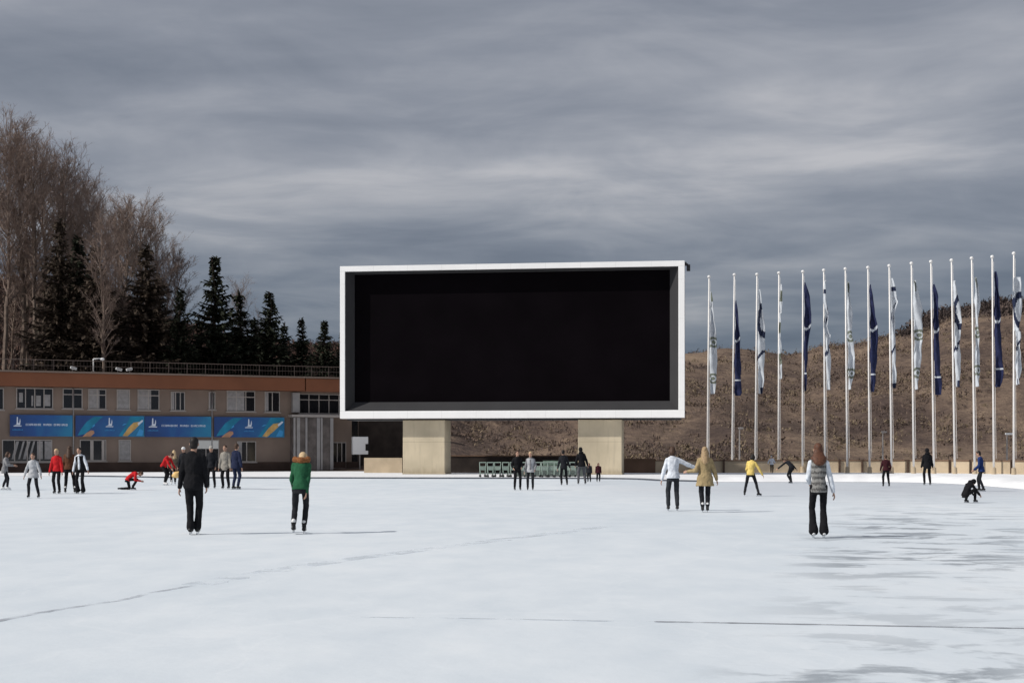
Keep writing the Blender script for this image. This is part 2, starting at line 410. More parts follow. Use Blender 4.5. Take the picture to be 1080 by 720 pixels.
W_, ZB, ZT = 23.85, 3.87, 14.46
def fr_box(x0, x1, y0, y1, z0, z1, name, m, par=scr, bev=.02):
    b = MB(); b.box(x0, x1, y0, y1, z0, z1); o = b.build(name, m, par); bevel(o, bev); return o
fr_box(0, W_, 0, .6, ZT-.38, ZT, 'frame', M_WHITE); fr_box(0, W_, 0, .6, ZB, ZB+.52, 'frame', M_WHITE)
fr_box(0, .36, 0, .6, ZB+.522, ZT-.382, 'frame', M_WHITE); fr_box(W_-.42, W_, 0, .6, ZB+.522, ZT-.382, 'frame', M_WHITE)
fr_box(.06, W_-.06, 1.03, 4.0, ZB+.06, ZT-.06, 'housing', M_HOUSING)
for a_ in ((.06, .3, ZB+.06, ZT-.06), (W_-.3, W_-.06, ZB+.06, ZT-.06), (.302, W_-.302, ZB+.06, ZB+.3), (.302, W_-.302, ZT-.3, ZT-.06)): fr_box(a_[0], a_[1], .61, 1.028, a_[2], a_[3], 'housing_side', M_HOUSING)
xo0, xo1, zo0, zo1 = .36, W_-.42, ZB+.52, ZT-.38
xi0, xi1, zi0, zi1 = .84, W_-1.02, ZB+1.16, ZT-.50
b = MB()
b.box(xi0, xi1, .885, .92, zi0, zi1); b.build('display_panel', M_SCREEN, scr)
yo, yi = .08, .88
for pts in ([(xo0, yo, zo0), (xo1, yo, zo0), (xi1, yi, zi0), (xi0, yi, zi0)], [(xo1, yo, zo0), (xo1, yo, zo1), (xi1, yi, zi1), (xi1, yi, zi0)],
            [(xo1, yo, zo1), (xo0, yo, zo1), (xi0, yi, zi1), (xi1, yi, zi1)], [(xo0, yo, zo1), (xo0, yo, zo0), (xi0, yi, zi0), (xi0, yi, zi1)]):
    b = MB(); back = [(x, .90, z) for x, y, z in pts]; b.add(pts+back, [(0, 1, 2, 3), (7, 6, 5, 4), (0, 4, 5, 1), (1, 5, 6, 2), (2, 6, 7, 3), (3, 7, 4, 0)]); b.build('bezel', M_BEZEL, scr)
# soffit and floodlight bracket on the top right corner
fr_box(.3, W_-.3, .9, 3.6, ZB-.1, ZB+.055, 'soffit', M_HOUSING)
b = MB(); b.box(W_-.06, W_+.22, .65, .95, ZT-.25, ZT-.12); b.box(W_+.12, W_+.36, .5, .9, ZT-.62, ZT-.2); b.box(W_-.05, W_+.12, .62, .72, ZT-.12, ZT-.02); bevel(b.build('corner_lamp', M_HOUSING, scr), .015)
def scr_u(px):   # u along the front for a photo column
    k = (px-HX)/F; ca, sa = math.cos(tilt), math.sin(tilt)
    return (k*105.6+11.98)/(ca+k*sa)
def pillar(px0, px1):
    u0, u1 = scr_u(px0), scr_u(px1)
    b = MB(); b.box(u0, u1, .75, 3.2, 0, ZB-.1); b.box(u0-.04, u1+.04, .71, 3.24, 0, .12); o = b.build('pillar', M_CREAM, scr); bevel(o, .03)
    g = MB(); g.box(u0+.0, u1-.0, .742, .748, 2.12, 2.14)
    return o
pillar(422.5, 467); pillar(608.5, 655)

# ------------------------------------------------------------- stadium wall
M_WBEIGE = mat('beige_wall', (.47, .38, .27), .9, .16, .9, bump=.3)
M_WBROWN = mat('brown_coping_wall_shade', (.17, .105, .07), .9, .2, .8, bump=.3)  # copings; also the painted shade of one short wall section
M_WDARK = mat('wall_shade_dark', (.036, .027, .023), .85, .3, 1.2)  # shade put into the colour of the middle wall and the recessed wing
M_POSTD = mat('rust_post', (.08, .05, .035), .8, .3, 4)
def wall_run(name, pts, h, th, m, label, cap=None, posts=(), postm=None):
    """pts: (px, D) list"""
    P = [Vector(((p-HX)/F*D, D, 0)) for p, D in pts]
    root = empty(name, P[0], 0, label, 'wall')
    b = MB(); c = MB()
    def prism(bb, off, th_, z0, z1):
        V = []
        for i, p in enumerate(P):
            t = (P[min(i+1, len(P)-1)]-P[max(i-1, 0)]).normalized(); nr = Vector((-t.y, t.x, 0))
            for o_ in (off, off+th_):
                q = p+nr*o_-P[0]
                V += [(q.x, q.y, z0), (q.x, q.y, z1)]
        FF = []
        for i in range(len(P)-1):
            a = i*4; d = a+4
            FF += [(a, d, d+1, a+1), (a+2, a+3, d+3, d+2), (a+1, d+1, d+3, a+3)]
        FF += [(0, 1, 3, 2), (len(V)-4, len(V)-2, len(V)-1, len(V)-3)]
        bb.add(V, FF)
    prism(b, 0, th, 0, h); b.build('wall_face', m, root)
    if cap: prism(c, -.05, th+.1, h+.002, h+.09); c.build('coping', cap, root)
    for px in posts:
        for (pa, Da), (pb, Db) in zip(pts, pts[1:]):
            if pa <= px <= pb:
                D = Da+(Db-Da)*(px-pa)/(pb-pa); q = Vector(((px-HX)/F*D, D-.12, 0))-P[0]
                d = MB(); d.box(q.x-.07, q.x+.07, q.y-.08, q.y+.05, 0, h+.12); d.build('post', postm, root)
    return root
wall_run('terrace_wall', [(384, 113.6), (424, 113.0)], 1.12, .3, M_WBEIGE, 'short low beige wall left of the left screen pillar')
wall_run('terrace_wall', [(424.3, 113.2), (648, 113.2)], 1.22, .4, M_WDARK, 'long low wall with dark painted shade between the two screen pillars', cap=M_WBROWN)  # dark tone paints the shade under the screen into this wall
wall_run('terrace_wall', [(648.3, 113.0), (691, 112.6)], .98, .3, M_WBROWN, 'short low wall with shade painted brown just right of the right screen pillar', cap=M_WBROWN)  # brown tone paints a shadowed stretch of the wall
wall_run('boundary_wall', [(691.3, 112.6), (760, 113.5), (860, 114.5), (940, 113.5), (1000, 111), (1060, 107), (1120, 101), (1200, 92), (1350, 78)], .88, .3, M_WBEIGE,
         'long beige boundary wall curving behind the flagpoles', cap=M_WBROWN, posts=(763, 854, 885, 909, 957, 1001, 1023, 1066), postm=M_POSTD)

# ------------------------------------------------------------- flagpoles and flags
M_POLE = mat('white_pole_paint', (.86, .84, .82), .45, .05, 1)
M_CAPM = mat('pole_ball', (.8, .8, .8), .35)
M_FW = mat('white_flag_cloth', (.54, .58, .63), .85, .08, 3)
M_FB = mat('navy_flag_cloth', (.012, .017, .060), .85, .2, 3)
M_FD = mat('dark_blue_print', (.015, .022, .055), .85)
M_FG = mat('grey_green_print', (.16, .18, .15), .85, .4, 12)
M_FP = mat('purple_print', (.06, .04, .14), .85)
tops = [(77, 119), (151, 113), (217, 112), (281, 108), (351, 104), (412, 100), (475, 96), (541, 92), (603, 87), (668, 80), (725, 75), (785, 71), (844, 65), (904, 61), (967, 51)]
bases = [72, 144, 212, 280, 350, 416, 481, 546, 610, 675, 734, 795, 853, 909, 967]
ORD = ['first', 'second', 'third', 'fourth', 'fifth', 'sixth', 'seventh', 'eighth', 'ninth', 'tenth', 'eleventh', 'twelfth', 'thirteenth', 'fourteenth', 'fifteenth']
KIND = ['WE', 'N', 'WR', 'X', 'N', 'WS', 'WE', 'N', 'WS', 'WE', 'N', 'WR', 'WE', 'N', 'WR']
desc = {'WE': 'white flag with grey-green emblems', 'N': 'navy flag', 'WR': 'white flag with a dark blue ring', 'WS': 'white flag with dark blue curves', 'X': 'flag wound tight'}
# (y top, y bottom, profile of [t, left px, right px])
FL = [
 (308, 415, [(0, 0, 1.5), (.12, 0, 3), (.35, 0, 6), (.5, 0, 8.5), (.8, 0, 9), (1, 1, 6)]),
 (317, 417, [(0, 0, 1.2), (.2, 0, 3.5), (.5, 0, 6), (.8, 0, 8), (.97, 0, 8.5), (1, 1, 7)]),
 (306, 415, [(0, 0, 1.5), (.15, 0, 4), (.35, 0, 8), (.5, 0, 9), (.7, 0, 8), (1, 1, 6)]),
 (300, 400, [(0, 0, .8), (.3, 0, 1.3), (.5, -.3, 1), (.8, 0, 1.4), (1, 0, .8)]),
 (298, 412, [(0, 0, 1.5), (.13, 0, 6), (.3, 0, 8), (.45, 0, 6.5), (.6, 0, 4), (.85, 0, 3), (1, 0, 1.5)]),
 (296, 411, [(0, 0, 1.5), (.2, -1, 2), (.3, 0, 5), (.42, -1, 2), (.5, 0, 5.5), (.6, 0, 4), (.8, 0, 6), (1, 1, 4)]),
 (298, 411, [(0, 0, 1.5), (.15, 0, 3), (.3, 0, 5.5), (.5, 0, 5.5), (.66, 0, 8), (.85, 0, 7), (1, 1, 3)]),
 (300, 413, [(0, 0, 1), (.1, 0, 3), (.3, 0, 6), (.5, 0, 9.5), (.7, 0, 7.5), (.9, 0, 6), (1, 0, 3)]),
 (294, 409, [(0, 0, 1.5), (.12, 0, 5), (.22, 0, 7.5), (.33, 0, 2.5), (.5, 0, 4), (.75, 0, 4.5), (1, 0, 3.5)]),
 (296, 411, [(0, 0, 2), (.12, 0, 6), (.25, 0, 10), (.45, 0, 9.5), (.7, 0, 8), (.9, 0, 5), (1, 1, 3)]),
 (300, 416, [(0, 0, 1.2), (.12, 0, 5), (.35, 0, 5), (.6, 0, 6.5), (.9, 0, 8), (1, 0, 7)]),
 (296, 408, [(0, 0, 1.5), (.15, 0, 5), (.3, 0, 8), (.45, 0, 7), (.6, 0, 5.5), (.85, 0, 7), (1, 1, 4)]),
 (293, 408, [(0, 1, 2), (.15, 1, 6), (.25, 1, 6.5), (.4, 1, 4), (.7, 0, 4.5), (.9, 0, 5), (1, 1, 4)]),
 (287, 408, [(0, 0, 1.5), (.15, 0, 4), (.5, 0, 7), (.8, 0, 9), (.95, 0, 8), (1, 0, 5)]),
 (293, 406, [(0, -1, 6), (.15, -2, 8), (.35, -1, 8), (.5, 0, 5), (.65, 0, 4), (.85, 0, 6), (1, 1, 4)]),
]
def prof_at(pr, t):
    return interp(t, [(a, b) for a, b, c in pr]), interp(t, [(a, c) for a, b, c in pr])
for i, ((tx, ty), bx) in enumerate(zip(tops, bases)):
    s = 720/996.9*360/260*1.0
    X0 = 720+bx/2.769; XT = 720+tx/2.769; YT = 250+ty/2.769
    D = 13.56*F/(HY-YT); D = min(D, 117.5)
    zt = CH+(HY-YT)/F*D
    base = Vector(((X0-HX)/F*D, D, 0)); top = Vector(((XT-HX)/F*D, D, zt))
    r = empty('flagpole', base, 0, '%s white flagpole counting from the screen, carrying a %s' % (ORD[i], desc[KIND[i]]), 'flagpole', 'row of white flagpoles behind the ice')
    tv = top-base
    b = MB(); b.tube((0, 0, 0), .078, tv, .048, 12); b.build('shaft', M_POLE, r, True)
    b = MB(); b.tube((0, 0, 0), .17, (0, 0, .45), .15, 14); b.build('base_sleeve', M_WBEIGE, r)
    b = MB(); b.ellip(tv+Vector((0, 0, .08)), .13, .13, .12); b.build('finial', M_CAPM, r, True)
    b = MB(); b.tube((.15, -.02, 1.1), .012, tv+Vector((.09, -.02, -.25)), .012, 5); b.build('halyard', M_POLE, r)
    # flag
    y0, y1, pr = FL[i]; k = KIND[i]; rr = random.Random(40+i); ph = rr.uniform(0, 6)
    nz, ns = 150, 22; m = D/F; V = []; FF = []; MI = []
    for a in range(nz+1):
        t = a/nz; yy = y0+(y1-y0)*t; z = CH+(HY-yy)/F*D; l, rt = prof_at(pr, t)
        cx = tv.x*(z/zt)
        for c in range(ns+1):
            s_ = c/ns
            # cloth hangs in folds: it swings out and back three times across the width
            rt_ = rt*.86; sw = l+(rt_-l)*(.5-.5*math.cos(math.pi*(s_*2.0+.12*math.sin(t*7+ph)))) if i != 3 else l+(rt-l)*s_
            sw += .35*math.sin(t*23+s_*5+ph)
            dy = -.16+.10*math.sin(s_*11+t*9+ph)-.22*s_+.05*math.sin(t*40+s_*3)
            V.append((cx+sw*m+(.0 if l < 0 else .09), dy, z-0.05*s_*math.sin(ph+t*5)))
    for a in range(nz):
        for c in range(ns):
            q = a*(ns+1)+c; FF.append((q, q+1, q+ns+2, q+ns+1)); t = (a+.5)/nz; s_ = (c+.5)/ns
            mi = 0
            u_ = .5-.5*math.cos(math.pi*2*s_)
            if k == 'N':
                if abs(t-.42-.02*math.sin(s_*9)) < .012 or abs(t-.84) < .008: mi = 1
                elif .85 < t: mi = 0
            elif k == 'WR':
                d = math.hypot((u_-.9)*.9, (t-.30)/.17)
                if .62 < d < 1.0: mi = 1
                if abs(t-.62-.08*(.5-u_)) < .02 or (t > .94 and u_ > .3): mi = 1
            elif k == 'WS':
                if abs(t-(.26+.12*math.sin(u_*3.4+ph*.2))) < .035 and u_ > .2: mi = 1
                if abs(t-.64-.08*(.5-u_)) < .02 or abs(t-.10) < .018 or (i == 8 and t > .95): mi = 1
            elif k == 'WE':
                for tc_ in (.50, .85):
                    d = math.hypot((u_-.5)*1.0, (t-tc_)/.055)
                    if d < .95 and not (.35 < d < .55): mi = 1
                if t < .10 and s_ > .5: mi = 1
            elif k == 'X': mi = 1 if int(t*9+.4) % 3 == 1 else 0
            MI.append(mi)
    me = bpy.data.meshes.new('flag'); me.from_pydata(V, [], FF)
    ms = {'N': (M_FB, M_FW), 'WR': (M_FW, M_FD), 'WS': (M_FW, M_FD), 'WE': (M_FW, M_FG), 'X': (M_FW, M_FG)}[k]
    for x in ms: me.materials.append(x)
    me.polygons.foreach_set('material_index', MI); me.polygons.foreach_set('use_smooth', [True]*len(FF)); me.update()
    fo = link('flag', me); fo.location = base; sm = fo.modifiers.new('thick', 'SOLIDIFY'); sm.thickness = .012
    tag(fo, '%s hanging limp on the %s flagpole from the screen' % (desc[k], ORD[i]), 'flag', 'limp flags on the row of poles')

# thin lamp poles in front of the hill
M_GALV = mat('galvanised', (.30, .28, .27), .5, .1, 3, metal=.3)
M_LAMPW = mat('lamp_white', (.75, .75, .75), .5)
def lamp_pole(px, ytop, D, label, head=False):
    p = Vector(((px-HX)/F*D, D, 0)); zt = CH+(HY-ytop)/F*D
    r = empty('lamp_pole', p, 0, label, 'lamp pole')
    b = MB(); b.tube((0, 0, 0), .08, (0, 0, zt), .05, 8); b.build('shaft', M_GALV, r)
    b = MB(); b.tube((0, 0, 0), .14, (0, 0, .3), .12, 10); b.build('base', M_GALV, r)
    b = MB(); b.box(-.12, .32 if not head else .5, -.1, .1, zt-.02, zt+.12); bevel(b.build('lamp_head', M_LAMPW if head else M_GALV, r), .03)
lamp_pole(780, 452, 120.5, 'thin grey lamp pole behind the yellow-topped skater')
lamp_pole(931, 456, 120.0, 'thin grey lamp pole behind the dark child at the far curve')
lamp_pole(1062, 458, 112, 'short lamp pole with a white head beside the last flagpole', True)

# ------------------------------------------------------------- skating aids
M_AID = mat('pale_green_tube', (.26, .33, .29), .5, .15, 4)
M_AIDD = mat('black_runner', (.015, .015, .017), .5)
def skating_aid():
    r = empty('skating_aid', (0, 0, 0))
    b = MB()
    for s in (-1, 1):
        b.tube((s*.14, .2, .07), .022, (s*.19, -.12, .86), .022, 8); b.tube((s*.14, -.25, .07), .022, (s*.19, -.12, .86), .022, 8)
        b.tube((s*.175, .1, .33), .016, (s*.175, -.2, .33), .016, 6)
    b.build('side_frame', M_AID, r)
    b = MB(); b.tube((-.20, -.12, .86), .03, (.20, -.12, .86), .03, 8); b.build('handlebar', M_AID, r)
    for q_ in ((.17, -.16, .62), (.15, .17, .22)):
        b = MB(); b.tube((-q_[0], q_[1], q_[2]), .02, q_, .02, 8); b.build('crossbar', M_AID, r)
    for s in (-1, 1):
        b = MB(); b.box(s*.15-.045, s*.15+.045, -.36, .34, 0.0, .12); bevel(b.build('runner', M_AIDD, r), .02)
    b = MB(); b.box(-.16, .16, -.185, -.165, .40, .60); b.build('front_plate', M_AID, r)
    return r
aid = skating_aid(); first = True
for px in [509, 517, 525, 533, 541, 551, 567, 574, 581, 588, 598, 604, 640, 647]:
    if px > 620: continue
    o = aid if first else clone(aid); first = False
    D = 90.0+random.uniform(-.3, .3); o.location = ((px-HX)/F*D, D, .06 if D > 88 else 0); o.rotation_euler.z = random.uniform(-.15, .15)
    lb = 'pale green skating aid in the loose row left of the standing couple' if px < 555 else 'pale green skating aid in the tight row between the couple and the right pillar'
    tag(o, lb, 'skating aid', 'skating aids parked in a row under the screen')
# service counter behind them
r = empty('counter', ((582-HX)/F*95, 95, 0), 0, 'grey-green counter with a small top board behind the skating aids', 'counter')
b = MB(); b.box(-2.2, 2.4, 0, .5, .0, .62); bevel(b.build('counter_body', mat('counter_grey', (.10, .12, .11), .7, .2, 3), r), .02)
b = MB(); b.box(-2.3, 2.5, -.08, .58, .622, .68); b.build('counter_top', mat('counter_top', (.20, .21, .20), .6), r)
b = MB(); b.box(-.55, .65, .1, .25, .682, 1.0); bevel(b.build('top_board', mat('board_green', (.14, .20, .16), .7, .3, 6), r), .02)

# ------------------------------------------------------------- long building on the left
M_WALLB = mat('taupe_render', (.20, .152, .125), .9, .12, .5, bump=.15)
M_FASC = mat('rust_fascia', (.19, .072, .036), .75, .12, .4)
M_ROOFT = mat('terrace_deck', (.20, .17, .15), .9, .2, 1)
M_GLASS = mat('dark_window_glass', (.012, .012, .014), .08, spec=.6)
M_BLIND_REFL = mat('pale_blind_and_reflection', (.26, .25, .25), .7, .15, 4)  # blinds; also the reflections painted on one ground-floor window
M_FRAMEW = mat('window_frame_pale', (.34, .31, .29), .6, .05, 2)
M_BASEB = mat('plinth_brown', (.055, .035, .028), .9, .2, 1)
M_METAL = mat('pale_cladding_strip', (.30, .29, .29), .45, .1, 2, metal=.2)
M_GLASS2 = mat('hazy_glazing', (.12, .105, .10), .25, .35, 1.5)
M_RAIL = mat('rail_grey', (.10, .075, .065), .6)
P0 = Vector(((0-HX)/F*114, 114, 0)); P1 = Vector(((350-HX)/F*125, 125, 0))
bdir = (P1-P0).normalized(); ang = math.atan2(bdir.y, bdir.x)
bl = empty('terrace_building', P0, ang, 'long low two-storey building with rust-coloured fascia and roof terrace', 'building')
def U(px):
    k = (px-HX)/F    # P0 + u*dir: x = k*y
    return (k*P0.y-P0.x)/(bdir.x-k*bdir.y)
def Zb(px, py):
    u = U(px); D = P0.y+bdir.y*u
    return CH-(py-HY)/F*D
ZF1, ZF0 = 7.65, 6.5
u0, u1 = U(-260), U(378)
def bbox(name, x0, x1, y0, y1, z0, z1, m, par=None, bev=0):
    b = MB(); b.box(x0, x1, y0, y1, z0, z1); o = b.build(name, m, par or bl)
    if bev: bevel(o, bev)
    return o
bbox('wall', u0, u1, 0, 13, .75, 6.48, M_WALLB)
bbox('plinth', u0, u1+.02, -.06, 12.9, 0, .748, M_BASEB)
bbox('fascia', u0-.3, U(318)-.04, -1.1, 13.3, ZF0, ZF1-.12, M_FASC, bev=.02)
bbox('fascia', U(318)+.04, u1+1.6, -1.14, 13.3, ZF0-.02, ZF1-.14, M_FASC, bev=.02)
bbox('roof_edge', u0-.3, u1+1.6, -1.22, 13.4, ZF1-.115, ZF1, M_WALLB, bev=.02)
bbox('terrace_deck', u0-.2, u1+1.5, -1.0, 13.2, ZF1+.003, ZF1+.03, M_ROOFT)
# roof railing
b = MB(); uu = u0
zr = 8.5
b.tube((u0, -1.0, zr), .03, (u1+1.5, -1.0, zr), .03, 6); b.tube((u0, -1.0, zr-.42), .02, (u1+1.5, -1.0, zr-.42), .02, 6)
while uu < u1+1.5:
    b.tube((uu, -1.0, ZF1+.03), .03, (uu, -1.0, zr), .03, 6); uu += 1.45
uu = u0
while uu < u1+1.5:
    b.tube((uu, -1.0, ZF1+.1), .008, (uu, -1.0, zr), .008, 4); uu += .24
b.build('railing', M_RAIL, bl)
def window(pa, pb, ya, yb, style='dark', mull=0, transom=False, frame=True, rec=0):
    x0, x1 = U(pa), U(pb); z1 = Zb((pa+pb)/2, ya); z0 = Zb((pa+pb)/2, yb)
    fr = MB(); t = .07
    if frame:
        fr.box(x0, x1, -.06, .05, z1-t, z1); fr.box(x0, x1, -.06, .05, z0, z0+t); fr.box(x0, x0+t, -.06, .05, z0+t, z1-t); fr.box(x1-t, x1, -.06, .05, z0+t, z1-t)
    for k in range(mull):
        xm = x0+(x1-x0)*(k+1)/(mull+1); fr.box(xm-t*.5, xm+t*.5, -.058, .05, z0+t, z1-t)
    if transom: fr.box(x0+t, x1-t, -.056, .05, z1-(z1-z0)*.30-t*.5, z1-(z1-z0)*.30+t*.5)
    f = fr.build('window', M_FRAMEW, bl)
    g = MB(); g.box(x0+.02, x1-.02, -.03, .04, z0+.02, z1-.02); g.build('pane', M_GLASS, f)
    s = MB(); s.box(x0-.08, x1+.08, -.14, 0.0, z0-.07, z0-.005); s.build('sill', M_FRAMEW, f)
    if style == 'blind':
        g = MB(); g.box(x0+.08, x1-.08, -.045, -.031, z0+.09, z1-.08); g.build('blind', M_BLIND_REFL, f)
    if style == 'part':
        g = MB(); g.box(x0+.08, x0+(x1-x0)*.62, -.045, -.031, z0+.09, z1-.08); g.build('blind', M_BLIND_REFL, f)
    if style == 'strip':
        g = MB(); g.box(x0+.06, x0+(x1-x0)*.25, -.045, -.031, z0+.09, z1-.08); g.build('blind', M_BLIND_REFL, f)
    return f
# upper storey
for q in (-235, -190, -150, -105, -60): window(q, q+24, 409, 430, 'part', 1, True)
window(-10, 4, 409, 432, 'dark')
f1 = window(17, 56, 409, 431, 'dark', 3)
for a, b_ in ((20, 24), (33, 35), (38, 43), (47, 53)):   # pale strips just in front of the pane
    g = MB(); g.box(U(a), U(b_), -.045, -.031, Zb(a, 428 if a > 30 else 424), Zb(a, 414+(a % 5))); g.build('pale_strip', M_BLIND_REFL, f1)
window(66, 87, 409.5, 431, 'dark', 1, True); window(93, 112, 410, 431.5, 'part', 1, True)
window(123, 137, 410.5, 432, 'blind'); window(145, 168, 410.5, 432.5, 'part', 1, True)
window(180, 195, 413, 433, 'strip', 2); window(220, 227, 413, 432, 'strip'); window(239, 269, 412, 434, 'part', 2, True); window(279, 295, 413, 434.5, 'strip', 1)
# ground floor
for q in (-235, -170, -105, -50): window(q, q+40, 463, 486, 'strip', 2)
f2 = window(2, 55, 463.5, 487, 'dark', 3)
for a, b_ in ((12, 15), (19, 21), (24, 27), (30, 32), (39, 45), (47, 54)):  # slanted strips paint diagonal reflections on the pane; upright ones are curtains
    g = MB(); x_ = U(a); xb = U(b_); z0 = Zb(a, 484); z1 = Zb(a, 465); sh = .35 if a < 35 else 0
    g.add([(x_, -.046, z0), (xb, -.046, z0), (xb+sh, -.046, z1), (x_+sh, -.046, z1), (x_, -.031, z0), (xb, -.031, z0), (xb+sh, -.031, z1), (x_+sh, -.031, z1)], [(0, 1, 2, 3), (7, 6, 5, 4), (0, 4, 5, 1), (1, 5, 6, 2), (2, 6, 7, 3), (3, 7, 4, 0)]); g.build('pale_strip', M_BLIND_REFL, f2)
f3 = window(84, 112, 463.5, 486, 'dark', 1); 
for a, b_ in ((95, 98), (107, 110)):
    g = MB(); g.box(U(a), U(b_), -.1, -.062, Zb(a, 485), Zb(a, 464)); g.build('open_sash', M_FRAMEW, f3)
window(125, 138, 463.5, 486, 'blind'); 
f4 = window(203, 231, 463.5, 486, 'dark', 1)
g = MB(); g.box(U(204), U(230), -.1, -.062, Zb(215, 473), Zb(215, 464.5)); g.build('blind', mat('white_roller_blind', (.6, .6, .58), .7), f4)
window(250, 270, 465, 487, 'strip', 1)
# pale downpipe between the banners
for q in (77.2, 223.3):
    b = MB(); b.tube((U(q), -.10, .75), .05, (U(q), -.10, 6.4), .05, 8); b.build('downpipe', M_METAL, bl, True)
# glazed stair bay
bay = bbox('stair_bay', U(306), U(346), -.9, -.005, .0, Zb(326, 440), M_GLASS2)
x = U(306)
for k, q in enumerate((306, 309.5, 318.5, 330.5, 334.5, 344.5)):
    b = MB(); b.box(U(q), U(q)+(.16 if k % 2 == 0 else .26), -.97, -.905, .05, Zb(326, 440)-.05); b.build('mullion', M_METAL, bay)
b = MB(); b.box(U(304), U(378), -1.02, -.0, Zb(326, 440)+.003, Zb(326, 437.5)); b.build('canopy', M_FRAMEW, bl)
bf = window(315, 378, 415.5, 436.5, 'dark', 5, True, True)
b = MB(); b.box(U(307), U(314.5), -.5, -.07, Zb(310, 435), Zb(310, 414)); bevel(b.build('white_panel', M_METAL, bl), .02)
window(346, 365, 466, 494, 'dark', 3); 
bbox('dark_entrance', U(371), U(377.5), -.02, .01, .76, Zb(374, 441), M_GLASS)
# recessed wing behind the left pillar, its shade painted as a dark colour
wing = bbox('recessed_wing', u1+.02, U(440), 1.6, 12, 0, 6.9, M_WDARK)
b = MB(); b.tube((u1+.35, 1.2, 0), .07, (u1+.35, 1.2, 6.1), .07, 8); b.build('column', M_GALV, bl)
# white notice box on the facade
nb = empty('notice_box', (P0+bdir*U(374)), ang, 'white notice box with a dark slot at the right end of the building', 'notice board')
b = MB(); b.box(U(366)-U(374), U(382)-U(374), -1.5, -1.15, Zb(374, 479), Zb(374, 460.5)); bevel(b.build('box', M_LAMPW, nb), .03)
b = MB(); b.box(.42, .72, -1.53, -1.502, Zb(374, 475), Zb(374, 468)); b.build('slot', M_GLASS, nb)
b = MB(); b.tube((.0, -1.3, 0), .05, (0, -1.3, Zb(374, 479)), .05, 8); b.build('post', M_GALV, nb)

# ------------------------------------------------------------- banners
def banner_mat(name, c0, c1, c2):
    m = bpy.data.materials.new(name); m.use_nodes = True; nt = m.node_tree; N = ND(nt); b = nt.nodes['Principled BSDF']
    tc = N.n('ShaderNodeTexCoord'); sp = N.n('ShaderNodeSeparateXYZ'); N.link(tc.outputs['Generated'], sp.inputs[0])
    n = N.noise(tc.outputs['Object'], .7, 3, .5, .8)
    s = N.math('ADD', N.math('MULTIPLY', sp.outputs[0], .6), N.math('MULTIPLY', n, .5))
    N.link(N.ramp(s, [(.2, c0), (.55, c1), (.9, c2)]), b.inputs['Base Color']); b.inputs['Roughness'].default_value = .5; return m
M_BA = banner_mat('banner_blue', (.006, .035, .15), (.008, .07, .26), (.012, .19, .36))
M_BB = banner_mat('banner_teal', (.006, .035, .16), (.010, .085, .27), (.012, .18, .36))
M_TEAL = mat('banner_swoosh', (.014, .20, .34), .5, .25, 1); M_OCH = mat('banner_ochre', (.52, .33, .12), .5, .25, 2); M_SKIN2 = mat('banner_pinkish', (.40, .22, .14), .5, .2, 2)
M_LET = mat('banner_white', (.62, .68, .78), .5); M_LBLUE = mat('banner_light_blue', (.05, .30, .62), .5)
